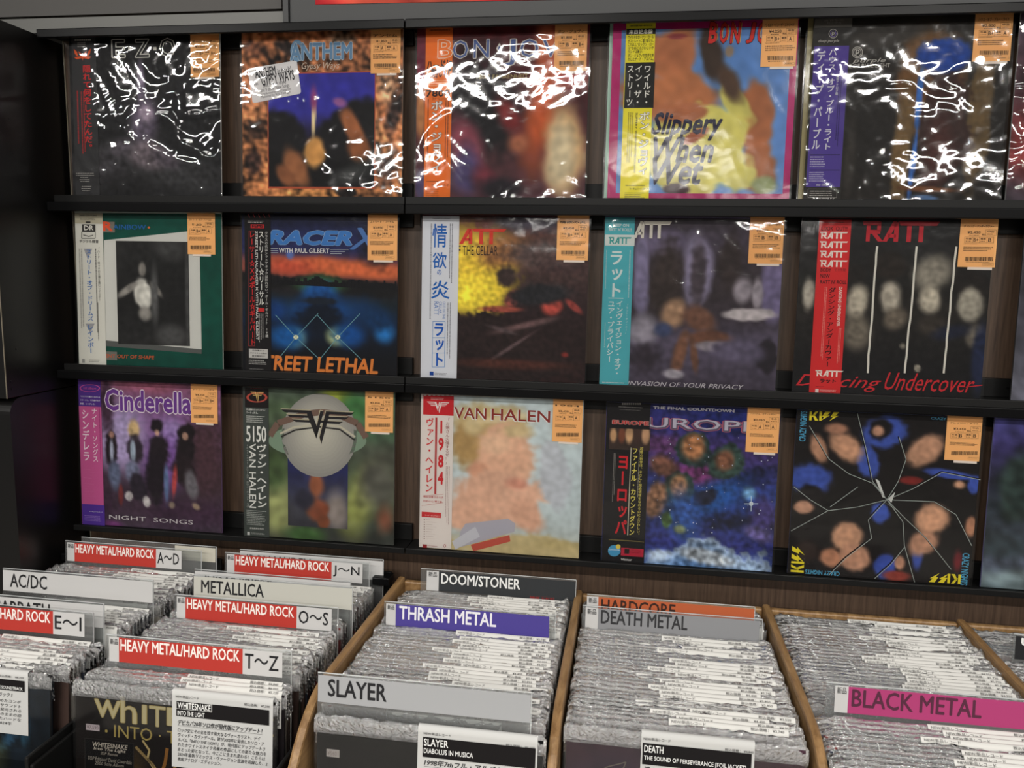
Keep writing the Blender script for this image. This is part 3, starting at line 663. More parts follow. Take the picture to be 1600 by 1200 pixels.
def cov(A, L):
    A.art([(92, 58, 54), (96, 66, 60), (80, 58, 54), (60, 44, 44), (46, 32, 34), (42, 30, 30), (46, 32, 32), (50, 32, 32)],
          [(450, 430, 260, 260, 0, (226, 196, 66), .35), (400, 560, 200, 120, 0, (236, 214, 70), .5), (640, 300, 160, 90, 0, (160, 110, 66), .8), (800, 110, 200, 60, 0, (76, 70, 82), .7), (850, 320, 180, 80, 0, (88, 70, 68), .8), (650, 460, 60, 60, 0, (60, 46, 44), .4), (690, 590, 60, 40, -50, (172, 84, 74), .4), (620, 660, 130, 18, 0, (160, 80, 66), .5), (930, 640, 70, 60, 0, (176, 76, 66), .4), (1060, 640, 70, 24, 40, (150, 66, 60), .5), (860, 570, 200, 60, -6, (40, 40, 44), .5),
           (480, 900, 560, 200, 4, (44, 32, 32), .1), (1000, 400, 160, 60, 0, (64, 46, 46), .6), (760, 760, 200, 20, -15, (110, 84, 84), .8), (700, 880, 160, 10, -35, (104, 84, 86), .8), (630, 790, 90, 12, 15, (90, 74, 76), .8), (700, 1000, 300, 26, 0, (84, 48, 40), .9), (1010, 940, 20, 14, 0, (150, 56, 50), .8)], mott=.16, ms=20, seed=6)
    L.logo(LG_R, 246, 158, 642, 258, (210, 62, 48), lay=4)
    L.T('OUT OF THE CELLAR', 222, 264, 590, 328, (46, 34, 30), .0)
def band(B, L):
    B.rect(125, 82, 352, 1086, (214, 216, 222))
    L.micro(186, 94, 300, 102, 1, (90, 90, 96), seed=1); L.micro(196, 110, 290, 116, 1, (150, 150, 156), seed=2)
    for (c, a, b, x0, x1) in (('情', 132, 278, 188, 276), ('欲', 308, 410, 192, 276), ('の', 416, 450, 220, 246), ('炎', 484, 598, 186, 298)): L.T(c, x0, a, x1, b, (22, 96, 176), .01)
    L.T('RATT', 204, 614, 232, 698, (60, 110, 180), .0, rot=1); L.T('CELLAR', 236, 614, 252, 688, (60, 110, 180), .0, rot=1); L.T('OUT OF THE', 258, 614, 274, 722, (60, 110, 180), .0, rot=1)
    L.frame(198, 738, 274, 1018, 3, (90, 140, 196)); L.line([(198, 838), (274, 838)], 3, (90, 140, 196)); L.line([(198, 932), (274, 932)], 3, (90, 140, 196))
    L.V('ラット', 200, 738, 272, 1018, (22, 86, 178), .06)
    L.micro(290, 130, 316, 500, 2, (110, 110, 118), True, seed=3); L.micro(172, 130, 188, 900, 1, (130, 130, 138), True, seed=4); L.micro(282, 620, 312, 1000, 2, (130, 130, 138), True, seed=5)
    L.rect(184, 1046, 208, 1070, (22, 70, 150)); L.micro(214, 1052, 306, 1072, 2, (120, 120, 126), seed=6)
record(XS[1][2], 1, 'maroon record sleeve with yellow haze and white band in blue writing', [(122, 82), (1158, 86), (1132, 1116), (125, 1080)], cov, band,
       ((958, 88, 1154, 354), '¥2,450', 'B+', 'A', '情欲の炎'), (84, 50, 54), .0007)

def cov(A, L):
    A.art([(62, 54, 62), (70, 62, 76), (60, 52, 58), (56, 48, 52), (60, 52, 60), (92, 84, 104), (84, 76, 94), (70, 62, 76)],
          [(440, 240, 120, 80, 0, (120, 110, 140), .8), (450, 420, 110, 200, 0, (58, 48, 46), .5), (310, 380, 50, 250, 0, (128, 120, 150), .4), (640, 380, 90, 240, 0, (138, 130, 156), .35), (640, 400, 44, 200, 0, (78, 68, 76), .6), (830, 330, 70, 180, 0, (56, 46, 46), .5), (1090, 460, 70, 240, 0, (122, 112, 148), .4), (930, 640, 150, 40, 0, (196, 188, 190), .3), (900, 500, 60, 80, 0, (150, 142, 150), .5), (990, 520, 30, 90, 0, (160, 152, 160), .5),
           (310, 740, 90, 90, 0, (150, 144, 156), .6), (500, 640, 66, 90, 20, (170, 136, 108), .5), (650, 660, 100, 70, 25, (120, 84, 68), .5), (700, 780, 120, 40, 0, (120, 80, 62), .5), (540, 860, 40, 130, 10, (130, 90, 70), .5), (620, 880, 26, 110, -8, (110, 76, 60), .5), (740, 830, 120, 30, 0, (150, 142, 150), .5), (500, 990, 60, 26, 0, (176, 170, 180), .6), (1060, 870, 56, 110, 0, (44, 38, 46), .3), (870, 860, 140, 60, 0, (104, 96, 120), .6), (440, 730, 50, 40, 0, (70, 80, 116), .7), (320, 900, 90, 90, 0, (56, 48, 58), .7)], mott=.12, ms=14, seed=10)
    L.logo(LG_R, 180, 102, 480, 200, (220, 214, 202), lay=4)
    L.T('INVASION OF YOUR PRIVACY', 228, 1030, 916, 1082, (206, 200, 206), .0, .28)
def band(B, L):
    B.rect(95, 82, 268, 1054, (84, 178, 188)); B.rect(95, 180, 268, 244, (216, 220, 216), lay=8)
    L.lay = 9
    L.T("KEEP ON", 142, 118, 232, 134, (214, 226, 224), .03); L.T("RATT N' ROLL!!", 118, 142, 248, 160, (214, 226, 224), .03)
    L.logo(LG_R, 114, 194, 248, 234, (60, 160, 156))
    L.V('ラット', 118, 264, 206, 548, (220, 228, 226), .05); L.rect(114, 546, 202, 550, (220, 228, 226))
    L.V('インヴェイジョン・オブ・', 160, 560, 202, 1006, (220, 228, 226), .04); L.V('ユア・プライバシー', 112, 560, 154, 924, (220, 228, 226), .04)
    L.micro(234, 270, 248, 560, 1, (190, 214, 214), True, seed=1); L.V('「ラット・オン・ミー」', 218, 580, 232, 756, (200, 220, 220), .01); L.micro(98, 270, 110, 540, 1, (170, 208, 210), True, seed=3); L.micro(92, 690, 100, 880, 1, (190, 214, 214), True, seed=4)
    L.micro(80, 1034, 220, 1050, 1, (220, 228, 226), seed=5)
record(XS[1][3], 1, 'lilac grey record sleeve with turquoise paper band in white writing', [(95, 82), (1148, 82), (1103, 1088), (62, 1050)], cov, band,
       ((944, 86, 1146, 342), '¥2,150', 'B', 'B', 'インヴェイジョン・オブ'), (120, 112, 140), .0012, True)

def cov(A, L):
    A.art([(34, 34, 35), (32, 31, 31), (30, 29, 28), (38, 35, 32), (34, 32, 31), (26, 25, 26), (26, 26, 28)],
          [(160, 520, 40, 110, 0, (168, 162, 150), .5), (450, 560, 70, 120, 0, (176, 168, 152), .45), (450, 740, 80, 120, 0, (116, 108, 96), .7), (640, 530, 64, 110, 0, (172, 164, 150), .45), (670, 660, 70, 60, -40, (110, 100, 88), .6), (640, 360, 110, 90, 0, (40, 34, 30), .4), (880, 400, 110, 110, 0, (140, 134, 122), .6), (880, 540, 66, 90, 0, (178, 170, 154), .45), (890, 700, 80, 60, 0, (60, 54, 48), .7), (1120, 460, 110, 90, 0, (34, 30, 28), .4), (1110, 570, 66, 100, 0, (166, 160, 146), .45), (1150, 760, 50, 60, 0, (120, 112, 100), .6),
           (1180, 900, 40, 180, 0, (34, 42, 70), .6), (1000, 740, 100, 40, -15, (34, 38, 56), .8), (420, 400, 90, 60, 0, (34, 30, 28), .4), (720, 820, 16, 16, 0, (130, 124, 112), .5), (810, 950, 20, 24, 0, (150, 144, 130), .4)], mott=.14, ms=18, seed=12)
    for (x0, x1) in ((561, 512), (792, 735), (1024, 964)):
        R = random.Random(x0); p = []
        for k in range(15): p.append((x0 + (x1 - x0) * k / 14 + R.uniform(-3, 3), 240 + (980 - 240) * k / 14))
        L.line(p, 12, (226, 222, 210))
    L.logo(LG_R, 476, 98, 920, 216, (190, 40, 52), lay=4)
    L.T('Dancing', 90, 985, 592, 1095, (206, 44, 52), .0, .45); L.T('Undercover', 620, 975, 1150, 1098, (206, 44, 52), .0, .45); L.line([(1100, 1062), (1200, 1050)], 5, (206, 44, 52))
def band(B, L):
    B.rect(224, 92, 410, 1100, (206, 44, 46))
    L.micro(250, 100, 372, 112, 1, (110, 26, 28), seed=1)
    L.T('LOOK  OUT!!', 236, 130, 384, 154, (60, 18, 20), .02)
    for i in range(4): L.logo(LG_R, 226, 160 + i * 54, 388, 200 + i * 54, (232, 226, 216))
    L.T('BODY', 232, 368, 292, 390, (60, 18, 20), .02); L.T('で1作発', 310, 368, 378, 388, (120, 30, 34), .0); L.T('NEW', 230, 402, 284, 424, (60, 18, 20), .02); L.T("RATT N' ROLL", 230, 436, 382, 460, (60, 18, 20), .02)
    L.V('ダンシング・アンダーカヴァー', 278, 478, 322, 945, (44, 16, 18), .04); L.T('DANCING UNDERCOVER', 340, 476, 358, 704, (235, 215, 205), .03, rot=1)
    L.micro(254, 476, 272, 940, 2, (228, 150, 140), True, seed=2); L.micro(338, 715, 356, 940, 2, (228, 150, 140), True, seed=3)
    L.logo(LG_R, 202, 962, 366, 1004, (232, 226, 216)); L.T('ラット', 232, 1014, 322, 1040, (44, 16, 18), .05); L.micro(206, 1056, 260, 1064, 1, (80, 20, 22), seed=5); L.rect(202, 1074, 222, 1096, (225, 215, 210)); L.micro(230, 1076, 345, 1094, 2, (228, 190, 184), seed=6)
record(XS[1][4], 1, 'black record sleeve with three white upright lines and red paper band', [(125, 90), (1250, 92), (1190, 1132), (65, 1090)], cov, band,
       ((1048, 92, 1268, 358), '¥2,450', 'B+', 'B', 'ダンシング・アンダーカヴァー'), (40, 40, 44), .0007)

# ---- bottom row
def cov(A, L):
    A.art([(132, 84, 108), (126, 84, 124), (128, 92, 140), (112, 84, 124), (92, 66, 96), (70, 52, 68), (62, 46, 60), (66, 46, 64), (70, 56, 72)],
          [(600, 110, 200, 50, 0, (166, 98, 122), .8), (430, 460, 160, 180, 0, (176, 160, 200), .8), (740, 430, 90, 90, 0, (158, 136, 186), .8), (700, 600, 120, 180, 0, (120, 84, 150), .8), (340, 250, 40, 160, 0, (66, 46, 62), .7), (960, 560, 120, 260, 0, (72, 48, 56), .7),
           (370, 520, 36, 110, 0, (36, 26, 32), .35), (372, 530, 12, 60, 0, (170, 176, 196), .5), (390, 690, 40, 90, 0, (96, 104, 130), .5), (430, 800, 14, 60, 0, (120, 50, 50), .5), (510, 400, 34, 50, 0, (206, 178, 130), .5), (520, 520, 50, 80, 0, (52, 42, 52), .4), (505, 530, 16, 60, 0, (166, 180, 196), .5), (500, 660, 40, 60, 0, (120, 124, 150), .5), (540, 760, 44, 80, -15, (46, 38, 50), .5), (480, 815, 22, 24, 0, (206, 200, 200), .4), (592, 850, 22, 30, 0, (206, 200, 200), .4),
           (655, 380, 44, 44, 0, (30, 22, 28), .35), (665, 520, 62, 100, 0, (36, 28, 34), .35), (650, 700, 60, 140, 0, (34, 26, 34), .4), (715, 740, 16, 100, 0, (100, 120, 160), .5), (835, 420, 52, 50, 0, (30, 22, 26), .35), (835, 540, 60, 110, 0, (34, 26, 30), .35), (830, 660, 76, 90, 0, (38, 28, 32), .4), (765, 730, 16, 90, 5, (176, 70, 70), .5), (870, 740, 40, 90, -10, (110, 106, 112), .5), (900, 880, 30, 20, 30, (150, 130, 110), .5), (750, 870, 18, 20, 0, (140, 124, 110), .5), (830, 440, 16, 20, 0, (190, 150, 130), .6), (655, 420, 16, 20, 0, (190, 150, 130), .6), (370, 430, 14, 18, 0, (180, 136, 120), .6), (380, 990, 60, 20, 0, (110, 56, 110), .8)], mott=.12, ms=18, seed=14)
    L.T('Cinderella', 330, 148, 868, 300, (108, 60, 140), .03, outline=(230, 216, 226), ow=.035)
    L.T('NIGHT  SONGS', 358, 930, 882, 992, (210, 204, 206), .0)
def band(B, L):
    B.rect(162, 88, 302, 1000, (196, 92, 148)); B.rect(162, 86, 302, 254, (84, 50, 138), lay=8); B.rect(189, 862, 330, 1000, (84, 52, 150), lay=8)
    L.lay = 9
    L.ell(236, 140, 64, 24, (200, 84, 150), hole=.88); L.T('1st album', 196, 130, 276, 150, (200, 84, 150), .0, .2)
    for i, t in enumerate(('“マリフジを喜ばしながらは', 'スターのし、千万達が先手', '新星、シンデレラ。')): L.T(t, 176, 186 + i * 22, 300 - (30 if i == 2 else 0), 202 + i * 22, (222, 214, 226), .02)
    L.V('ナイト・ソングス', 246, 262, 282, 602, (238, 222, 232), .02); L.V('シンデレラ', 184, 268, 230, 596, (238, 222, 232), .045); L.micro(290, 262, 300, 600, 1, (150, 50, 110), True, seed=1)
    for i in range(5): L.micro(200, 645 + i * 18, 262 + (i % 3) * 14, 650 + i * 18, 1, (232, 176, 206), seed=i)
    for i in range(6): L.micro(204, 735 + i * 16, 270 + (i % 3) * 10, 740 + i * 16, 1, (232, 176, 206), seed=i + 9)
    L.T('マーキュリーレコード', 236, 906, 318, 918, (226, 220, 230), .02); L.micro(206, 930, 312, 975, 4, (150, 120, 190), seed=4)
record(XS[2][0], 2, 'smoky violet record sleeve with pink and purple paper band', [(160, 88), (1048, 126), (1062, 1045), (190, 985)], cov, band,
       ((866, 124, 1032, 358), '¥4,250', 'B+', 'B+', 'ナイト・ソングス'), (110, 84, 120), .0004)

def cov(A, L):
    A.art([(84, 96, 84), (88, 108, 78), (92, 106, 84), (78, 86, 72), (74, 84, 66), (92, 104, 72), (84, 92, 70), (60, 66, 58), (62, 64, 60)],
          [(960, 260, 130, 160, 0, (84, 122, 90), .8), (700, 150, 90, 60, 0, (160, 170, 70), .8), (820, 210, 90, 80, 0, (70, 120, 70), .8), (330, 850, 110, 160, 0, (160, 166, 110), .8), (860, 800, 110, 220, 20, (150, 156, 90), .8), (960, 700, 120, 200, 0, (90, 90, 80), .8), (1000, 930, 60, 90, 0, (120, 78, 60), .8), (300, 620, 90, 120, 0, (76, 96, 60), .8), (500, 1020, 120, 50, 0, (72, 104, 60), .8)], mott=.14, ms=8, seed=15)
    L.lay = 2
    L.art([(44, 52, 96), (40, 44, 92), (54, 56, 84), (70, 70, 80), (60, 60, 66)], [(700, 880, 70, 120, 0, (150, 140, 134), .8), (570, 700, 50, 100, 0, (150, 90, 62), .5), (580, 860, 70, 70, 10, (140, 78, 54), .4), (620, 940, 40, 40, 0, (130, 76, 52), .5), (500, 800, 60, 60, 0, (44, 44, 60), .6)], N=50, mott=.1, seed=3, box=(392, 470, 768, 985))
    L.ell(578, 430, 308, 106, (128, 150, 128), hole=.72); L.lay = 3
    def disc():
        g = 40; t = np.linspace(0, 2 * math.pi, g, endpoint=False)
        for k in range(14):
            q = 1 - k / 14; c = np.array((150, 148, 142)) * (1 - k / 14 * .0) + np.array((60, 58, 48)) * (k / 14) ** 1.0
            L.ell(590 - 26 * (1 - q), 395 - 60 * (1 - q), 236 * q, 262 * q, tuple(c), lay=3 + k * .06, n=36)
    disc()
    L.lay = 5
    L.line([(280, 400), (330, 320), (500, 262), (600, 250), (700, 262), (830, 320), (885, 410)], 40, (120, 96, 84), lay=4.2)
    L.line([(345, 385), (430, 345), (590, 325), (720, 340), (815, 405)], 12, (196, 190, 170), lay=4.4); L.line([(350, 405), (440, 362), (590, 342), (720, 358), (812, 425)], 10, (50, 48, 46), lay=4.5)
    L.logo(LG_V, 350, 232, 810, 462, (40, 38, 40), lay=5.6); L.logo(LG_V, 346, 226, 806, 452, (186, 176, 150), lay=5.2)
def band(B, L):
    B.rect(112, 92, 272, 1030, (66, 72, 68)); B.rect(124, 96, 272, 222, (26, 18, 18), lay=8)
    L.lay = 9
    L.ell(200, 158, 66, 32, (190, 80, 66), hole=.78); L.logo(LG_V, 160, 122, 244, 192, (210, 176, 110), lay=10); L.T('A.TOUCH', 160, 98, 232, 106, (180, 60, 50), .0)
    L.T('史上最高のロックンロール・', 134, 226, 256, 244, (222, 222, 216), .02); L.T('エーティ完了。', 134, 246, 206, 262, (222, 222, 216), .02); L.micro(134, 268, 258, 322, 4, (196, 198, 192), seed=2)
    L.T('5150', 134, 336, 258, 440, (232, 232, 226), .02)
    L.V('ヴァン・ヘイレン', 196, 450, 262, 852, (232, 232, 226), .05); L.T('VAN HALEN', 150, 446, 192, 850, (228, 228, 222), .01, rot=1)
    L.V('Includes:ドリームス、ホワイ・キャント・ラヴ', 132, 450, 148, 850, (190, 192, 186), .0)
    L.micro(136, 860, 260, 965, 9, (170, 174, 168), seed=5); L.T('廉価盤限定発売', 156, 972, 242, 988, (214, 214, 208), .01); L.rect(140, 1000, 156, 1020, (200, 200, 196)); L.micro(166, 1004, 256, 1022, 2, (180, 182, 176), seed=6)
record(XS[2][1], 2, 'mossy green record sleeve with silver disc and band numbered 5150', [(112, 92), (1064, 130), (1055, 1085), (120, 1020)], cov, band,
       ((880, 130, 1056, 374), '¥3,850', 'B+', 'A', '5150'), (90, 92, 86), .0004)

def cov(A, L):
    A.art([(192, 204, 206), (196, 208, 210), (196, 208, 210), (190, 202, 204), (186, 196, 196), (176, 180, 170)],
          [(540, 260, 230, 120, 0, (196, 176, 128), .35), (400, 400, 110, 150, 0, (176, 146, 96), .4), (620, 480, 190, 210, 15, (220, 178, 150), .25), (560, 400, 110, 60, 0, (226, 190, 160), .7), (450, 560, 60, 60, 0, (206, 156, 128), .6), (520, 760, 230, 190, 0, (218, 176, 150), .3), (700, 740, 200, 80, -28, (222, 180, 154), .3), (880, 680, 70, 90, 0, (224, 184, 158), .35), (760, 830, 90, 110, -40, (216, 172, 146), .4), (920, 620, 90, 220, -8, (188, 192, 198), .3), (890, 480, 60, 90, 0, (196, 200, 206), .4), (340, 850, 70, 80, 0, (220, 178, 152), .4),
           (420, 280, 60, 60, -30, (208, 190, 146), .7), (600, 240, 160, 20, -10, (222, 206, 168), .8), (700, 320, 90, 40, 0, (206, 186, 144), .7), (700, 640, 60, 34, 0, (208, 150, 128), .8),
           (760, 1060, 640, 110, 2, (196, 180, 134), .25), (960, 1010, 120, 30, 0, (186, 170, 122), .8)], mott=.05, ms=14, seed=20)
    L.poly([(350, 930), (380, 880), (640, 850), (684, 880), (680, 930), (440, 1000), (330, 1030)], (176, 174, 184)); L.poly([(414, 1010), (650, 950), (656, 990), (430, 1050)], (190, 88, 72), lay=4); L.poly([(300, 990), (440, 900), (470, 960), (320, 1040)], (196, 196, 202), lay=3.5)
    L.T('VAN', 302, 174, 492, 252, (230, 232, 228), .02, lay=3); L.T('VAN', 306, 172, 498, 248, (140, 50, 46), .01, lay=4)
    L.T('HALEN', 528, 184, 880, 268, (230, 232, 228), .02, lay=3); L.T('HALEN', 532, 182, 884, 264, (140, 50, 46), .01, lay=4)
def band(B, L):
    B.rect(105, 97, 302, 1030, (222, 214, 208)); B.rect(118, 100, 302, 222, (196, 36, 44), lay=8)
    L.lay = 9
    for i in range(7): L.rect(122 + i * 27, 98, 136 + i * 27, 106, (226, 222, 216))
    L.micro(164, 114, 262, 134, 2, (240, 200, 196), seed=1); L.logo(LG_V, 140, 140, 276, 212, (232, 226, 222))
    L.V('ヴァン・ヘイレン', 134, 236, 184, 690, (206, 48, 54), .045); L.rect(192, 236, 204, 700, (176, 60, 62)); L.T('1984', 212, 238, 246, 646, (200, 36, 44), .06, rot=0) if False else L.V('1984', 196, 236, 262, 650, (200, 36, 44), .07)
    L.V('「お嬢さん火傷するぜ！」', 254, 236, 280, 520, (150, 90, 86), .0); L.micro(256, 530, 284, 900, 3, (176, 150, 146), True, seed=3)
    L.line([(118, 712), (246, 700)], 2, (190, 110, 106)); L.T('解説/音響 かおる子', 124, 706, 244, 728, (190, 80, 78), .01); L.T('対訳/小山 博之輔', 122, 734, 236, 754, (190, 80, 78), .01); L.line([(114, 770), (244, 752)], 2, (190, 110, 106))
    L.rect(114, 806, 232, 842, (200, 50, 54)); L.T('サッド・ダンプルセン', 134, 824, 226, 838, (240, 220, 214), .01, lay=10)
    for i in range(9): L.rect(128, 853 + i * 14.5, 134, 859 + i * 14.5, (120, 80, 78)); L.micro(142, 853 + i * 14.5, 170 + (i * 37 % 60), 860 + i * 14.5, 1, (150, 120, 116), seed=i)
    L.rect(122, 1006, 148, 1028, (150, 40, 44)); L.ell(256, 1016, 8, 10, (170, 80, 80), hole=.7); L.micro(152, 1010, 210, 1024, 1, (170, 120, 116), seed=33)
record(XS[2][2], 2, 'pale blue and flesh toned record sleeve with white band numbered 1984', [(105, 97), (1088, 135), (1075, 1095), (100, 1025)], cov, band,
       ((903, 134, 1084, 382), '¥2,450', 'A', 'A', '1984'), (196, 190, 182), .0004)

def cov(A, L):
    A.art([(34, 38, 92), (48, 44, 100), (64, 48, 100), (44, 48, 104), (30, 54, 110), (38, 50, 108), (46, 50, 110), (40, 60, 110)],
          [(850, 200, 260, 90, 0, (26, 34, 90), .8), (450, 350, 160, 60, 0, (90, 56, 100), .8), (640, 520, 160, 70, 0, (116, 56, 110), .8), (960, 560, 150, 60, -20, (24, 30, 70), .8), (760, 660, 200, 90, -30, (30, 76, 140), .8), (900, 820, 200, 60, 0, (20, 26, 56), .7), (1050, 760, 80, 120, 0, (70, 60, 120), .8), (960, 640, 40, 40, 0, (120, 170, 210), .9), (1010, 880, 90, 40, 20, (110, 100, 160), .8),
           (620, 370, 110, 110, 0, (40, 60, 60), .15), (620, 360, 70, 80, 0, (170, 118, 80), .5), (830, 450, 110, 120, 20, (46, 66, 60), .15), (815, 440, 60, 70, 0, (120, 80, 60), .5), (430, 470, 90, 60, 20, (110, 74, 60), .5), (540, 620, 90, 110, 10, (44, 64, 60), .15), (535, 600, 50, 70, 0, (166, 120, 84), .5), (395, 670, 60, 100, 10, (150, 110, 84), .4), (690, 660, 80, 50, -20, (26, 30, 50), .3), (560, 780, 100, 160, 0, (50, 84, 150), .8), (460, 800, 30, 50, 0, (80, 110, 60), .5), (540, 850, 40, 30, 0, (110, 120, 90), .5),
           (690, 1230, 460, 330, 0, (166, 186, 210), .06), (640, 1240, 400, 250, 0, (92, 130, 180), .6), (720, 1020, 180, 40, 10, (196, 206, 216), .6), (420, 1000, 80, 40, -10, (180, 196, 214), .6)], mott=.3, ms=18, seed=21)
    R = random.Random(2)
    for k in range(60):
        x, y = R.uniform(360, 1100), R.uniform(290, 880); q = R.uniform(1.5, 4.5); L.ell(x, y, q, q, (200, 206, 226), n=6)
    L.line([(930, 700), (1015, 700)], 4, (210, 230, 240)); L.line([(973, 655), (973, 745)], 4, (210, 230, 240)); L.ell(973, 700, 13, 13, (230, 240, 245), n=10)
    L.T('THE FINAL COUNTDOWN', 375, 124, 862, 160, (220, 216, 222), .04)
    L.T('EUROPE', 230, 186, 1010, 282, (96, 84, 104), .04, outline=(170, 90, 110), ow=.03, lay=4); L.T('EUROPE', 232, 182, 1008, 276, (186, 182, 196), -.01, lay=6)
def band(B, L):
    B.rect(97, 100, 358, 1052, (22, 20, 22)); B.lay = 8; B.art([(60, 46, 40)], [(x, 290, 22, 50, 0, c, .5) for x, c in ((135, (190, 150, 110)), (185, (120, 70, 50)), (230, (200, 160, 120)), (280, (70, 50, 44)), (330, (190, 150, 116)))], N=40, mott=.1, box=(112, 250, 354, 386))
    L.lay = 10
    for i in range(9): L.rect(186 + i * 13, 104, 195 + i * 13, 114, (190, 186, 180))
    L.micro(166, 124, 314, 136, 1, (220, 216, 210), seed=1); L.micro(170, 142, 310, 150, 1, (180, 176, 170), seed=2)
    L.T('EUROPE', 130, 204, 345, 236, (190, 44, 44), .03, outline=(226, 206, 196), ow=.025)
    L.V('ヨーロッパ', 160, 398, 234, 884, (206, 32, 44), .05); L.rect(240, 366, 244, 884, (220, 216, 190)); L.V('ファイナル・カウントダウン', 248, 364, 284, 886, (230, 216, 100), .04)
    L.V('超絶の新作は、まさしく超絶領域をなのるのにふさわしい。', 296, 362, 316, 890, (214, 200, 96), .02); L.micro(288, 380, 296, 720, 1, (170, 166, 150), True, seed=3); L.micro(136, 398, 152, 720, 2, (150, 146, 140), True, seed=4)
    L.micro(112, 904, 330, 926, 2, (190, 170, 90), seed=5); L.ell(144, 974, 38, 34, (70, 150, 190)); L.T('CATCH ON', 112, 962, 176, 974, (230, 235, 240), .02, lay=12); L.ell(168, 950, 14, 14, (226, 200, 80), lay=11)
    L.rect(186, 956, 322, 1008, (180, 30, 56)); L.rect(206, 962, 236, 992, (40, 26, 26), lay=11); L.micro(244, 966, 316, 996, 2, (110, 10, 30), seed=6, lay=11); L.T('Victor', 186, 1018, 252, 1036, (226, 224, 220), .02, .2)
record(XS[2][3], 2, 'starry blue record sleeve with black paper band in red and yellow', [(95, 100), (1146, 143), (1103, 1108), (65, 1030)], cov, band,
       ((943, 140, 1142, 396), '¥3,050', 'A', 'A', 'ファイナル・カウントダウン'), (90, 90, 130), .0005)

def cov(A, L):
    A.art([(26, 22, 22), (24, 20, 20), (22, 19, 19), (24, 21, 21), (30, 26, 26)],
          [(620, 220, 120, 90, 0, (64, 86, 168), .3), (600, 200, 60, 60, 0, (24, 20, 22), .4), (540, 380, 60, 100, -20, (64, 86, 168), .3), (230, 470, 120, 90, 10, (62, 84, 164), .3), (230, 560, 70, 70, 0, (26, 22, 24), .3), (1010, 450, 130, 30, 8, (62, 84, 168), .3), (1120, 500, 40, 60, 0, (62, 84, 168), .3), (610, 650, 60, 80, 0, (64, 88, 172), .25), (640, 950, 60, 80, 10, (62, 84, 168), .3), (820, 880, 26, 80, 0, (62, 84, 168), .5),
           (420, 300, 100, 70, 40, (196, 150, 120), .4), (270, 310, 40, 80, -20, (186, 140, 112), .5), (370, 200, 60, 30, 0, (170, 124, 100), .6), (850, 310, 110, 70, -35, (190, 146, 118), .4), (190, 625, 50, 34, 0, (196, 150, 124), .4), (430, 780, 84, 80, 30, (206, 158, 126), .4), (340, 900, 60, 50, 30, (190, 136, 106), .5), (480, 900, 80, 70, 30, (200, 152, 124), .4), (900, 690, 90, 80, -30, (208, 160, 128), .4), (850, 820, 80, 60, -40, (194, 146, 118), .5), (1040, 500, 40, 30, 0, (196, 150, 120), .5), (1110, 730, 30, 60, 0, (190, 136, 106), .5), (590, 210, 30, 30, 0, (190, 144, 118), .5), (720, 930, 26, 40, 0, (196, 146, 118), .5), (700, 1000, 70, 30, 0, (150, 66, 56), .5), (770, 480, 60, 20, 0, (130, 40, 36), .5), (210, 860, 70, 70, 0, (56, 46, 42), .6), (1040, 920, 26, 70, 0, (110, 34, 40), .6)], mott=.1, ms=16, seed=23)
    for p in ([(640, 580), (560, 490), (430, 440), (320, 360), (210, 180)], [(640, 580), (560, 480), (520, 300), (470, 110)], [(640, 580), (700, 480), (740, 360), (700, 240)], [(640, 580), (780, 520), (940, 430), (1150, 470)], [(640, 580), (900, 590), (1020, 660), (1110, 830)], [(640, 580), (740, 680), (860, 790), (1000, 960)], [(640, 580), (730, 700), (740, 830), (800, 1030)], [(740, 840), (670, 930), (580, 1010)],
              [(640, 580), (540, 690), (560, 790), (420, 900), (330, 990)], [(640, 580), (480, 620), (320, 640), (120, 750)], [(320, 640), (220, 580), (130, 510)], [(330, 620), (480, 510)]):
        L.line(p, 7, (20, 18, 18)); L.line([(a + 5, b + 4) for a, b in p], 3, (176, 186, 180), lay=4)
    L.poly([(580, 470), (600, 480), (636, 575), (620, 570)], (214, 216, 212), lay=4); L.poly([(650, 580), (690, 540), (670, 600)], (214, 216, 212), lay=4); L.poly([(620, 590), (720, 650), (700, 640)], (200, 204, 200), lay=4)
    Yl = (236, 218, 50); Bl = (84, 168, 206)
    L.logo(LG_K, 216, 104, 374, 160, Yl, lay=5); L.T('CRAZY NIGHTS', 168, 104, 202, 268, Bl, .02, rot=3, lay=5); L.T('CRAZY NIGHTS', 878, 134, 1060, 154, Bl, .02, lay=5)
    L.logo(LG_K, 132, 836, 196, 982, Yl, lay=5, rot=3); L.T('CRAZY NIGHTS', 206, 964, 392, 1000, Bl, .02, rot=2, lay=5)
    L.logo(LG_K, 886, 980, 1056, 1044, Yl, lay=5, rot=2); L.T('CRAZY NIGHTS', 1066, 874, 1104, 1050, Bl, .02, rot=1, lay=5)
record(XS[2][4], 2, 'black record sleeve with cracked white lines and yellow corner lettering', [(148, 100), (1166, 138), (1108, 1055), (108, 985)], cov, None,
       ((966, 140, 1160, 370), '¥3,450', 'B', 'B', 'クレイジー・ナイト'), (54, 62, 96), .0004)

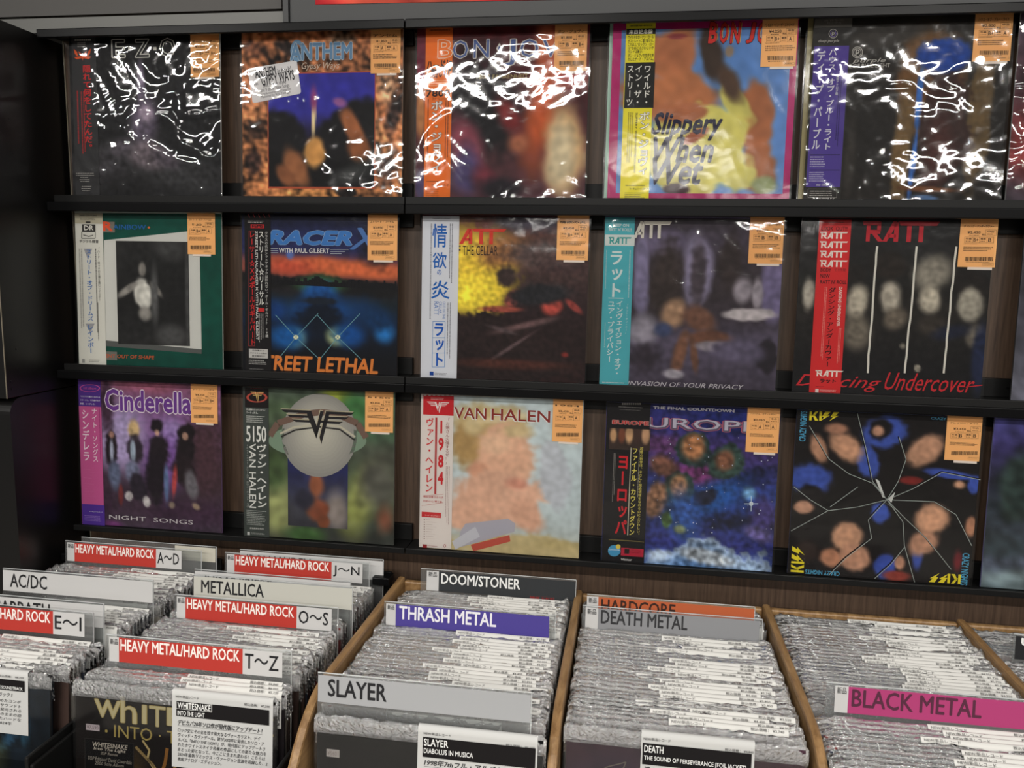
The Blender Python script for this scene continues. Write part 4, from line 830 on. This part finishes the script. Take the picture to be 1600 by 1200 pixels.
# ---- the three sleeves cut by the right edge of the picture
def cov(A, L): A.art([(70, 62, 74), (84, 50, 56), (66, 58, 66)], [(.2, .7, .3, .2, 0, (140, 60, 60), .8)], N=30, mott=.3)
record(1.733, 0, 'mauve record sleeve in wrinkled plastic, far right of the top ledge', None, cov, side=(170, 170, 170), film_amp=.004, glossy=True)
def cov(A, L): A.art([(60, 58, 62), (74, 74, 84), (104, 104, 116)], [], N=30, mott=.2)
record(1.774, 1, 'slate grey record sleeve at the far right of the middle ledge', None, cov, side=(60, 60, 62), film_amp=.002, glossy=True)
def cov(A, L):
    A.art([(72, 70, 128), (56, 50, 96), (44, 44, 66), (40, 48, 56), (54, 62, 72), (84, 92, 110), (64, 76, 80)], [(.15, .4, .1, .18, 0, (50, 66, 62), .4), (.3, .3, .07, .12, 0, (60, 82, 70), .4), (.2, .95, .3, .06, 0, (120, 136, 140), .7), (.12, .75, .2, .08, 0, (50, 60, 66), .6)], N=50, mott=.25)
    L.rect(.2, .115, .32, .15, (222, 216, 220)); L.T('¥62', .215, .12, .3, .145, (150, 50, 60), .02, lay=4)
record(1.757, 2, 'violet record sleeve at the far right of the bottom ledge', None, cov, side=(110, 110, 150), film_amp=.0008)

# ------------------------------------------------------------------ record bins
ZB = zz(-.388)                   # bins stand on this counter
BL = 0.075                       # lean of everything standing in the bins
bc = thing('counter', 'low dark counter carrying all the record bins', 'counter', (0, -.3, 0))
part('body', M_CAB, bc, (-.048, 2.4, -.27, .33, 0.0, ZB - .031)); part('top', M_BLACK, bc, (-.048, 2.42, -.30, .345, ZB - .030, ZB - .001), bevel=.003)

wb = thing('wooden_bin', 'pine wood record bin with rounded partitions standing right of the black crates', 'bin', (1.2, -.3, ZB))
PX = [.685, 1.036, 1.384, 1.722, 2.06]
def partition(x):
    zt = .332; prof = [(.285, 0), (.285, zt), (-.105, zt)]
    for k in range(1, 9):
        t = k / 8; prof.append((-.105 - .165 * t, zt - .10 * t ** 2.4))
    prof += [(-.285, .10), (-.285, 0)]
    n = len(prof); mb = MB(); x -= 1.2
    mb.add([(x - .007, a, b) for a, b in prof] + [(x + .007, a, b) for a, b in prof],
           [tuple(range(n)), tuple(reversed(range(n, 2 * n)))] + [(i, n + i, n + (i + 1) % n, (i + 1) % n) for i in range(n)])
    return mb
for x in PX: partition(x).build('partition', M_BIN, wb, bevel=.0045)
for a, b in zip(PX[:-1], PX[1:]):
    part('back_board', M_BIN, wb, (a + .0071 - 1.2, b - .0071 - 1.2, .272, .2848, 0, .326), bevel=.003)
    part('front_board', M_BIN, wb, (a + .0071 - 1.2, b - .0071 - 1.2, -.285, -.273, 0, .15), bevel=.003)
    part('base_board', M_BIN, wb, (a + .0071 - 1.2, b - .0071 - 1.2, -.272, .271, 0.0, .002))
for k, (xa, xb) in enumerate(((-.047, .307), (.309, .669))):
    cr = thing('black_crate', ('black record crate under the A to D and E to I dividers', 'black record crate under the J to N and T to Z dividers')[k], 'crate', ((xa + xb) / 2, -.3, ZB))
    h = (xb - xa) / 2
    part('side_wall', M_BLACK, cr, (-h, -h + .006, -.27, .29, 0, .250 if k == 0 else .240), bevel=.002)
    part('side_wall', M_BLACK, cr, (h - .006, h, -.27, .29, 0, .250 if k == 0 else .262), bevel=.002)
    part('back_wall', M_BLACK, cr, (-h + .0061, h - .0061, .283, .29, 0, .338), bevel=.002)
    part('rim', M_RAIL, cr, (h - .035 if k else -h + .01, h - .0005 if k else -h + .03, .25, .2829, .322, .338), bevel=.002)
    part('front_wall', M_BLACK, cr, (-h + .0061, h - .0061, -.27, -.262, 0, .22), bevel=.003)
    part('floor_board', M_BLACK, cr, (-h + .0061, h - .0061, -.261, .282, 0, .002))

# --- one packed record: card sleeve, crumpled film, white title strip folded over the top
WC, HC = .314, .315
CARDS = [(24, 22, 24), (26, 24, 26), (40, 34, 38), (60, 34, 36), (92, 40, 40), (120, 112, 104), (170, 160, 146), (214, 208, 196), (222, 218, 210), (64, 70, 88), (84, 66, 60), (150, 120, 90), (78, 84, 74), (120, 60, 60), (206, 200, 190), (46, 50, 66)]
def card_mesh(c, th):
    mb = MB(); mb.box(-WC / 2, WC / 2, 0, th, 0.002, HC, c)
    # cream board edge along the top so the sides read as stacked card
    mb.box(-WC / 2 + .001, WC / 2 - .001, .0003, th - .0003, HC, HC + .0004, tuple(min(255, q * .6 + 80) for q in c))
    o = mb.build('m', M_PRINT); me = o.data; bpy.data.objects.remove(o); return me
CM = [card_mesh(c, th) for c, th in zip(CARDS, [.0036, .0040, .0034, .0038, .0036, .0036, .0040, .0038, .0034, .0036, .0038, .0034, .0038, .0036, .0040, .0036])]
def crumple_mesh(seed, amp=1.35):
    R = random.Random(seed); n = 44; prof = [(-.0009, .20), (-.0010, .295), (-.0014, .309), (-.0006, .3168), (.002, .3194), (.0044, .3168), (.0052, .308), (.0050, .28)]
    V = []
    for i in range(n + 1):
        a = i / n; x = -WC / 2 - .004 + (WC + .008) * a
        e = min(a, 1 - a); k = 1.0 + (1.6 if e < .06 else 0)
        hump = mnoise.noise((a * 4 + seed, 0, 0)) * .0018
        for j, (y, z) in enumerate(prof):
            q = (0, .2, .6, 1, 1.2, 1, .6, .3)[j] * amp * k
            f = mnoise.noise((a * 26 + seed, j * .9, seed)) ; g = mnoise.noise((a * 60 + seed, j * 1.7, 5.0))
            V.append((x + g * .0008 * q, y + (f * .0012 + g * .0006) * q, z + (f * .0016 + g * .0010) * q + hump * q - (.004 * (1 - e / .02) if e < .02 and j > 1 else 0)))
    m = len(prof)
    F = [(i * m + j, (i + 1) * m + j, (i + 1) * m + j + 1, i * m + j + 1) for i in range(n) for j in range(m - 1)]
    mb = MB(); mb.add(V, F, (255, 255, 255)); o = mb.build('m', M_CRUMP, smooth=True, extra=(M_FILM,)); me = o.data
    for i, p in enumerate(me.polygons): p.material_index = 1 if i % (m - 1) == 0 else 0
    bpy.data.objects.remove(o); return me
PM = [crumple_mesh(k * 3.3 + 1) for k in range(9)]
def strip_mesh(x0, x1, seed, h=.05):
    mb = MB(); R = random.Random(seed); g = 0 if seed % 8 == 3 else -.0021
    pr = [(-.0010 + g, .3165 - h), (-.0010 + g, .3150 - g * .4), (.0016, .3188 - g * .8), (.0034, .3190 - g * .8), (.0050 - g * .3, .3166 - g * .4), (.0052 - g * .3, .29)]
    n = 6; V = []
    for i in range(n + 1):
        x = x0 + (x1 - x0) * i / n; w = R.uniform(-.0001, .0001)
        V += [(x, y + w, z + w * 2 + .0002 * math.sin(i * 1.3 + seed)) for y, z in pr]
    m = len(pr); F = [(i * m + j, (i + 1) * m + j, (i + 1) * m + j + 1, i * m + j + 1) for i in range(n) for j in range(m - 1)]
    mb.add(V, F, (205, 204, 200)); o = mb.build('m', M_TAG, smooth=True); me = o.data; bpy.data.objects.remove(o); return me
def strip_print(x0, x1, price, g=0):
    S = Sheet(1, 1); ink = (44, 42, 42)
    def t(s, a, b, z0, z1):
        V0, _ = glyphs(s); V, F = V0, glyphs(s)[1]; mn, mx = V0.min(0), V0.max(0); q = (V - mn) / (mx - mn)
        # lies on the sloping shoulder of the folded strip
        y0, za, y1, zb = -.0010 + g, .3150 - g * .4, .0016, .3188 - g * .8
        h = .12 + .74 * q[:, 1]
        S.mb.add(np.stack([a + q[:, 0] * (b - a), y0 + (y1 - y0) * h - .0004, za + (zb - za) * h + .0004], -1), F, ink)
    t('NEW/新品レコード', x0 + .004, x0 + .050, .3138, .3177)
    t('税込価格： ' + price, x1 - .050, x1 - .006, .3136, .3177)
    o = S.mb.build('m', M_TAG); me = o.data; bpy.data.objects.remove(o); return me
STR = []
for k, (a, b, pr) in enumerate(((-.010, .150, '¥4,950'), (-.030, .135, '¥3,850'), (.005, .154, '¥5,720'), (-.065, .100, '¥4,180'), (-.004, .146, '¥4,840'), (.012, .156, '¥3,520'), (-.020, .140, '¥3,740'), (-.045, .118, '¥4,400'))):
    STR.append((strip_mesh(a, b, k), strip_print(a, b, pr, 0 if k % 8 == 3 else -.0021)))

def word(i):
    return ['nearest', 'second', 'third', 'fourth', 'fifth', 'sixth', 'seventh', 'eighth', 'ninth', 'tenth', 'eleventh', 'twelfth', 'thirteenth', 'fourteenth', 'fifteenth', 'sixteenth',
            'seventeenth', 'eighteenth', 'nineteenth', 'twentieth'][i] if i < 20 else '%dth' % (i + 1) if i < 20 else ['21st', '22nd', '23rd'][i - 20] if i < 23 else '%dth' % (i + 1)
CN = ['black', 'black', 'charcoal', 'maroon', 'red', 'grey', 'beige', 'cream', 'white', 'slate blue', 'brown', 'tan', 'olive', 'brick red', 'ivory', 'navy']
R2 = random.Random(3)
def packed(xc, ytop, label, group, ci=None, strip=0.85, zoff=0.0, film=True, rz=0.0):
    base_y = ytop - (HC + .004) * math.sin(BL)
    ci = R2.randrange(16) if ci is None else ci
    r = thing('record', label.replace('#', CN[ci]), 'record', (xc + R2.uniform(-.0015, .0015), base_y, ZB + .006 + zoff), group, (-BL + R2.uniform(-.004, .004), 0, rz + R2.uniform(-.004, .004)))
    link('sleeve', CM[ci], r)
    if film: link('plastic_cover', PM[R2.randrange(9)], r)
    if R2.random() < strip:
        sm, pm = STR[R2.randrange(8)]
        s = link('title_strip', sm, r); link('lettering', pm, s)
    return r
def run(xc, y0, y1, desc, group, pitch=.0108, **k):
    """records standing from y0 (near) back to y1, just behind one divider"""
    n = max(1, int(round((y1 - y0) / pitch))); d = (y1 - y0) / n
    for i in range(n):
        packed(xc, y0 + d * (i + .5), '# edged record, %s %s' % (word(i), desc), group, **k)

def divider(x, ytop, ztop, label, segs, w=.30, h=.040, frame=False, sticker=False):
    """clear acrylic divider with a printed title card: segs = (from, to, card colour, text, ink, text box)"""
    H = ztop + Z0 - ZB - .002
    hs = H / math.cos(BL)
    r = thing('section_divider', label, 'divider', (x, ytop - hs * math.sin(BL), ZB + .003), 'section dividers in the bins', (-BL, 0, 0))
    part('acrylic_sheet', M_ACR, r, (0, w, 0, .0016, 0, hs))
    e = part('polished_edge', M_ACRE, r, (0, w, -.0004, .0020, hs, hs + .0006)); part('polished_edge', M_ACRE, r, (w, w + .0006, -.0004, .0020, .1, hs))
    S = Sheet(w, h); L = S.sub(); S.lay = 1; L.lay = 4
    for (a, b, c, txt, ink, tb) in segs:
        S.rect(a, 0.02, b, .98, c, lay=1 + (a > .02) * 1.5)
        if txt: L.T(txt, a + (b - a) * tb[0], tb[1], a + (b - a) * tb[2], tb[3], ink, tb[4] if len(tb) > 4 else .02)
    if sticker:
        L.T('特価 キセキ', .72, .88, .86, 1.04, (150, 40, 40), .02); L.frame(.715, .86, .865, 1.05, .002, (200, 60, 50))
    so = S.mb.build('title_card', M_TAG, r); so.location = (0, -.0003, hs - h - .002)
    if L.mb.n: L.mb.build('lettering', M_TAG, so)
    return r
WT, RD, GY, IK = (192, 191, 190), (176, 58, 50), (160, 161, 163), (40, 40, 42)
def genre(letters, l0=.745, l1=.955, lw=.9):
    return [(.015, .07, WT, '新品', IK, (.12, .08, .9, .30, .01)), (.0702, l0, RD, 'HEAVY METAL/HARD ROCK', (236, 226, 220), (.015, .08, .975, .52, .022)),
            (l0, l1, WT, letters, IK, (.06, .18, lw, .74, .012))]
def band_name(t, a, b, c=WT): return [(.002, .998, c, t, IK, (a, .16, b, .78, .012))]
divider(-.019, -.057, -.020, 'clear divider with red genre card marked A to D', genre('A～D', .675, .86))
divider(.002, -.036, -.018, 'plain clear divider standing right behind the A to D divider', [(.70, .995, (190, 186, 172), '', IK, ())], h=.03)
divider(-.0120, -.232, -.013, 'white divider card named in black with a slash, in the left crate', band_name('AC/DC', .05, .30))
divider(-.040, -.330, -.018, 'white name divider half hidden behind the E to I divider', band_name('BLACK SABBATH', .05, .67))
divider(-.036, -.362, -.020, 'clear divider with red genre card marked E to I', genre('E～I', .76, .95))
divider(.352, -.034, -.020, 'white name divider at the back of the second crate', band_name('IRON MAIDEN', .05, .50))
divider(.331, -.056, -.020, 'clear divider with red genre card marked J to N', genre('J～N'))
divider(.338, -.180, -.008, 'white name divider peeking over the one in front in the second crate', band_name('JUDAS PRIEST', .06, .50))
divider(.350, -.204, -.008, 'cream name divider with large black capitals in the second crate', [(.002, .998, (188, 187, 178), 'METALLICA', IK, (.05, .16, .45, .74, .012))])
divider(.341, -.252, -.027, 'clear divider with red genre card marked O to S', genre('O～S', .755, .965))
divider(.336, -.430, -.019, 'clear divider with red genre card marked T to Z', genre('T～Z'))
divider(.732, -.049, -.026, 'dark grey genre divider at the back of the first wooden bay', [(.04, .12, WT, '新品', IK, (.15, .06, .85, .30, .01)), (.1202, .998, (52, 54, 56), 'DOOM/STONER', (226, 226, 224), (.02, .10, .60, .60, .02))], sticker=True)
divider(.709, -.208, -.028, 'purple genre divider in the middle of the first wooden bay', [(.012, .07, WT, '新品', IK, (.15, .06, .85, .28, .01)), (.0702, .965, (76, 66, 140), 'THRASH METAL', (226, 224, 230), (.025, .08, .66, .66, .02))])
divider(.704, -.495, -.012, 'light grey name divider at the front of the first wooden bay', [(.002, .998, GY, 'SLAYER', IK, (.05, .14, .33, .74, .02))])
divider(1.057, -.122, -.022, 'orange genre divider at the back of the second wooden bay', [(.0, .07, WT, '新品', IK, (.15, .06, .85, .32, .01)), (.0702, .998, (178, 92, 58), 'HARDCORE', (60, 40, 34), (.02, .10, .50, .66, .02))], w=.29)
divider(1.051, -.151, -.031, 'mid grey genre divider in front of the orange one', [(.018, .09, WT, '新品', IK, (.15, .06, .85, .30, .01)), (.0902, .985, (134, 135, 138), 'DEATH METAL', (54, 54, 56), (.02, .08, .56, .66, .02))], w=.305)
divider(1.410, -.372, -.022, 'pink genre divider across the third wooden bay', [(.04, .10, WT, '新品', IK, (.15, .06, .85, .30, .01)), (.1002, .985, (166, 62, 110), 'BLACK METAL', (84, 44, 62), (.02, .10, .66, .72, .02))])
divider(1.751, -.150, -.022, 'black divider marked in white at the far right of the bins', [(.01, .99, (38, 38, 40), 'USED', (226, 226, 224), (.03, .08, .25, .4, .02))])

G = 'records packed in the %s'
XA, XB, X3, X4, X5, X6 = .130, .482, .861, 1.209, 1.553, 1.888
run(XA, -.222, -.066, 'behind the slashed white name card in the left crate', G % 'left crate')
run(XA, -.322, -.240, 'behind the half hidden white card in the left crate', G % 'left crate')
run(XA, -.462, -.372, 'from the front, before the E to I divider', G % 'left crate', strip=.95)
run(XB, -.172, -.066, 'behind the peeking white card in the second crate', G % 'second crate')
run(XB, -.245, -.213, 'in front of the cream name card', G % 'second crate')
run(XB, -.421, -.262, 'behind the T to Z divider', G % 'second crate')
run(XB, -.470, -.440, 'behind the gold lettered black record', G % 'second crate', strip=.8)
run(X3, -.198, -.060, 'behind the purple divider', G % 'first wooden bay')
run(X3, -.484, -.218, 'behind the light grey name divider', G % 'first wooden bay', pitch=.0112)
run(X4, -.112, -.040, 'behind the orange divider', G % 'second wooden bay')
run(X4, -.455, -.161, 'counted from the front in the second wooden bay', G % 'second wooden bay', pitch=.0112, strip=.95)
run(X5, -.362, -.040, 'behind the pink divider', G % 'third wooden bay', pitch=.0112, strip=.95)
run(X5, -.530, -.382, 'counted from the front in the third wooden bay', G % 'third wooden bay', pitch=.0112)
run(X6, -.140, -.040, 'behind the black divider in the far right bay', G % 'far right bay', strip=.3)
run(X6, -.300, -.160, 'in front of the black divider, counted from the front', G % 'far right bay', strip=.3)

# --- the records facing us at the front, each with its own information strip
def info_strip(parent, u0, u1, z0, draw, zt=HC):
    w, h = (u1 - u0), (zt - z0)
    mb = MB(); nx = 8; V = []; pr = [(-.0030, z0, 0), (-.0028, z0 + h * .5, 0), (-.0026, zt - .004, 0), (-.0026, zt + .004, 0), (.003, zt + .0060, 0), (.0085, zt + .001, 0), (.0088, zt - .04, 0)]
    for i in range(nx + 1):
        for y, z, _ in pr: V.append((u0 + w * i / nx, y, z))
    m = len(pr); mb.add(V, [(i * m + j, (i + 1) * m + j, (i + 1) * m + j + 1, i * m + j + 1) for i in range(nx) for j in range(m - 1)], (190, 190, 188))
    o = mb.build('information_strip', M_TAG, parent, smooth=True)
    S = Sheet(w, h); S.lay = 3; draw(S); l = S.mb.build('lettering', M_TAG, o); l.location = (u0, -.0031, z0)
    return o
def front_record(xc, ytop, label, col, group, art=None, side=1, zoff=0.0):
    base_y = ytop - HC * math.sin(BL)
    r = thing('record', label, 'record', (xc, base_y, ZB + .006 + zoff), group, (-BL, 0, 0))
    mb = MB(); mb.box(-WC / 2, WC / 2, 0, .006, .002, HC, col); sl = mb.build('sleeve', M_PRINT, r)
    if art:
        A = Sheet(WC, HC); L = A.sub(); L.lay = 4; art(A, L)
        a = A.mb.build('artwork', M_PRINT, sl) if A.mb.n else None
        if a: a.location = (-WC / 2, 0, 0)
        if L.mb.n: l = L.mb.build('lettering', M_PRINT, sl); l.location = (-WC / 2, 0, 0)
    link('plastic_cover', PM[R2.randrange(9)], r)
    F = MB(); V, Fc = film_mesh(WC, .300, .0006, xc * 3, 30); F.add(V, Fc); f = F.build('plastic_front', M_FILM, r, smooth=True); f.location = (-WC / 2, .0015, 0)
    return r
BK = (26, 24, 25)
# first crate, dark blue record
def art(A, L):
    A.art([(30, 40, 50), (34, 44, 54), (30, 30, 36)], [(.82, .22, .03, .05, 30, (60, 110, 140), .8), (.86, .24, .02, .08, 0, (70, 120, 150), .6), (.80, .30, .02, .1, 40, (60, 100, 130), .6), (.55, .42, .16, .14, 0, (120, 116, 60), .5)], N=50, mott=.2)
r = front_record(.118, -.480, 'dark blue record at the very front of the left crate with a white strip', (26, 30, 36), G % 'left crate', art)
def dr(S):
    S.T('NEW/新品レコード', .03, .015, .28, .06, IK, 0); S.T('税込価格： ¥8,250', .70, .02, .96, .06, IK, 0)
    S.rect(.04, .09, .97, .27, BK); S.T('HELLDIVERS', .06, .11, .60, .17, (220, 220, 218), .04, lay=5) if False else S.micro(.06, .11, .60, .17, 1, (220, 220, 218), seed=3, lay=5)
    S.T('ORIGINAL MOTION PICTURE SOUNDTRACK', .30, .20, .95, .25, (220, 220, 218), .02, lay=5)
    S.T('オリジナル・サウンドトラック I', .25, .31, .84, .38, IK, .01, .2)
    for i, t in enumerate(('すシリーズの音楽担当を務めたコンポ', 'ーザーによるオリジナル・サウンドト', 'ラック。アナログ盤で限定発売される', '注目作。ゲームの世界観そのままの迫', '力あるサウンドを収録したハードな', 'サウンドトラック、2P 2024年')): S.T(t, .18, .42 + i * .075, .93 - (.1 if i == 5 else 0), .475 + i * .075, IK, .0, .15)
info_strip(r, -.040, .123, .222, dr)
# second crate, black record with gold writing
def art(A, L):
    A.art([(24, 20, 20), (28, 22, 20), (30, 24, 20)], [(.30, .36, .05, .06, 0, (60, 46, 26), .8)], N=30, mott=.1)
    gold = (176, 158, 92)
    L.T('w', .10, .070, .235, .155, (200, 190, 150), .0, outline=gold, ow=.02); L.T('h', .235, .048, .315, .17, (200, 190, 150), .0, outline=gold, ow=.02)
    for c, a, b, h in (('I', .345, .365, .165), ('T', .38, .46, .172), ('E', .47, .56, .160), ('S', .575, .66, .16), ('N', .67, .75, .16), ('A', .76, .84, .16), ('K', .85, .92, .16), ('E', .93, .99, .16)): L.T(c, a, .075, b, h, (200, 190, 150), .0, outline=gold, ow=.02)
    L.T('INTO · THE · LIGHT', .20, .185, .92, .245, gold, .0); L.T('·', .155, .215, .165, .225, gold, .03)
    L.rect(.055, .195, .125, .225, (196, 184, 188)); L.T('¥7,590', .06, .20, .12, .22, (120, 110, 110), 0, lay=6)
    L.rect(.05, .265, .30, .62, (16, 15, 16)); L.frame(.05, .265, .30, .62, .002, (60, 56, 54), lay=5)
    L.T('WHITESNAKE', .09, .278, .27, .30, (180, 172, 160), .02, .2, lay=6); L.T('Into The Light', .095, .302, .26, .32, (180, 172, 160), .02, .2, lay=6); L.T('2LP Remix', .13, .323, .22, .336, (160, 152, 140), .0, .2, lay=6)
    L.T('TOP Editions! David Coverdale', .065, .35, .29, .368, (150, 144, 134), .0, .2, lay=6); L.T('2000 Solo Album', .10, .372, .25, .388, (150, 144, 134), .0, .2, lay=6); L.T('Spin', .14, .405, .19, .42, (150, 144, 134), 0, .2, lay=6); L.micro(.08, .44, .28, .58, 5, (130, 126, 118), seed=6, lay=6)
    for (p, w, c) in (([(.31, .28), (.40, .36), (.46, .46)], .014, (150, 128, 84)), ([(.345, .245), (.38, .29), (.37, .33), (.42, .40), (.45, .47)], .010, (190, 170, 120)), ([(.47, .27), (.46, .34), (.44, .40), (.46, .48)], .016, (150, 104, 50)), ([(.53, .30), (.50, .38), (.52, .46)], .014, (160, 124, 70)), ([(.62, .30), (.56, .40), (.54, .5)], .016, (170, 120, 60))): L.line(p, w, c, lay=4.5)
r = front_record(.479, -.486, 'black record with large gold capitals facing out of the second crate', (20, 18, 18), G % 'second crate', art)
def dr(S):
    S.T('NEW/新品レコード', .04, .015, .27, .055, IK, 0); S.T('税込価格： ¥7,590', .72, .03, .97, .07, IK, 0)
    S.rect(.045, .095, .965, .300, BK); S.frame(.045, .095, .40, .20, .006, (190, 190, 188), lay=4)
    S.T('WHITESNAKE', .06, .11, .39, .19, (226, 226, 224), .018, lay=5); S.T('INTO THE LIGHT', .06, .225, .33, .285, (226, 226, 224), .018, lay=5)
    S.T('デビカバ20年ソロ作が現代版にアップデート！', .06, .35, .90, .42, IK, .02, .2); S.rect(.06, .428, .90, .431, IK)
    for i, (t, e) in enumerate((('ロック史にその名を残す偉大なるヴォーカリスト、デイ', .88), ('ヴィッド・カヴァデール。彼が2000年に発表したソロ・ア', .92), ('ルバム「INTO THE LIGHT」が、現代版にアップデートさ', .93), ('れたホワイトスネイク名義の作品としての新たな魅力を', .94), ('まとった姿となって、今ここに生まれ変わる！こちらは', .93), ('2024年最新リミックス・ヴァージョン音源を収録した、2', .95), ('枚組アナログ・エディション。', .5))):
        S.T(t, .06, .462 + i * .066, e, .515 + i * .066, IK, .008, .15)
info_strip(r, -.0005, .1545, .205, dr)
# first wooden bay
def art(A, L):
    A.rect(0, 0, 1, 1, (17, 17, 18)); L.rect(.045, .135, .105, .170, (190, 184, 180)); L.T('¥5601', .05, .142, .10, .163, (150, 140, 136), 0, lay=6)
    A.art([(24, 22, 22)], [(.38, .55, .12, .3, 10, (120, 90, 74), .6)], N=30, box=(.0, .2, .5, 1)) if False else None
r = front_record(.866, -.512, 'plain black record facing out at the front of the first wooden bay', (17, 17, 18), G % 'first wooden bay', art)
def dr(S):
    S.T('NEW/新品レコード', .05, .02, .28, .055, IK, 0); S.T('税込価格： ¥6,600', .74, .06, .98, .10, IK, 0)
    S.rect(.045, .082, .985, .325, BK); S.T('SLAYER', .055, .10, .26, .185, (226, 226, 224), .018, lay=5); S.T('DIABOLUS IN MUSICA', .055, .215, .47, .275, (226, 226, 224), .014, lay=5)
    S.T('1998年7thフル・アルバム！', .06, .35, .74, .425, IK, .02, .2); S.rect(.06, .437, .74, .440, IK)
    for i, t in enumerate(('1998年に発表された通算7枚目の', 'ラッシュ・メタルの帝王による問題', '作がアナログ盤で登場。ヘヴィな', 'グルーヴを前面に押し出した一枚', 'として知られる作品の再発盤')): S.T(t, .06, .47 + i * .09, .80, .54 + i * .09, IK, .01)
info_strip(r, -.013, .150, .200, dr)
# second wooden bay
def art(A, L):
    A.art([(62, 40, 50), (66, 38, 46), (54, 34, 44)], [(.2, .3, .3, .2, 0, (64, 46, 66), .8)], N=30, mott=.1)
    c = (110, 100, 92)
    L.line([(.06, .34), (.10, .22), (.18, .16), (.26, .13), (.24, .19), (.16, .20), (.10, .27)], .005, c); L.line([(.04, .25), (.12, .21), (.22, .19), (.27, .30), (.20, .34), (.12, .30)], .005, c); L.poly([(.24, .22), (.31, .19), (.29, .30), (.25, .34)], (84, 76, 60))
    L.line([(.30, .19), (.26, .36)], .005, c); L.rect(.81, .10, .985, .30, (30, 24, 30)); L.rect(.815, .105, .98, .295, (214, 212, 208), lay=5); L.T('DEATH', .83, .135, .965, .18, (24, 20, 24), .03, lay=7); L.micro(.83, .20, .96, .28, 4, (60, 50, 56), seed=2, lay=7)
r = front_record(1.208, -.472, 'deep purple record facing out at the front of the second wooden bay', (60, 36, 48), G % 'second wooden bay', art)
def dr(S):
    S.T('NEW/新品レコード', .02, .015, .26, .055, IK, 0); S.T('税込価格： ¥4,840', .74, .05, .99, .09, IK, 0)
    S.rect(.015, .09, .975, .36, BK); S.T('DEATH', .03, .115, .20, .20, (226, 226, 224), .018, lay=5); S.T('THE SOUND OF PERSEVERANCE [FOIL JACKET]', .03, .245, .93, .315, (226, 226, 224), .014, lay=5)
    S.T('涙のラスト作！', .03, .385, .40, .46, IK, .03, .2)
    for i, t in enumerate(('フロリダ・デス・メタルの先駆者による', '最終作がフォイル・ジャケット仕様で', '再発されたアナログ盤です。')): S.T(t, .03, .50 + i * .09, .8, .57 + i * .09, IK, .01)
info_strip(r, -.056, .092, .205, dr)
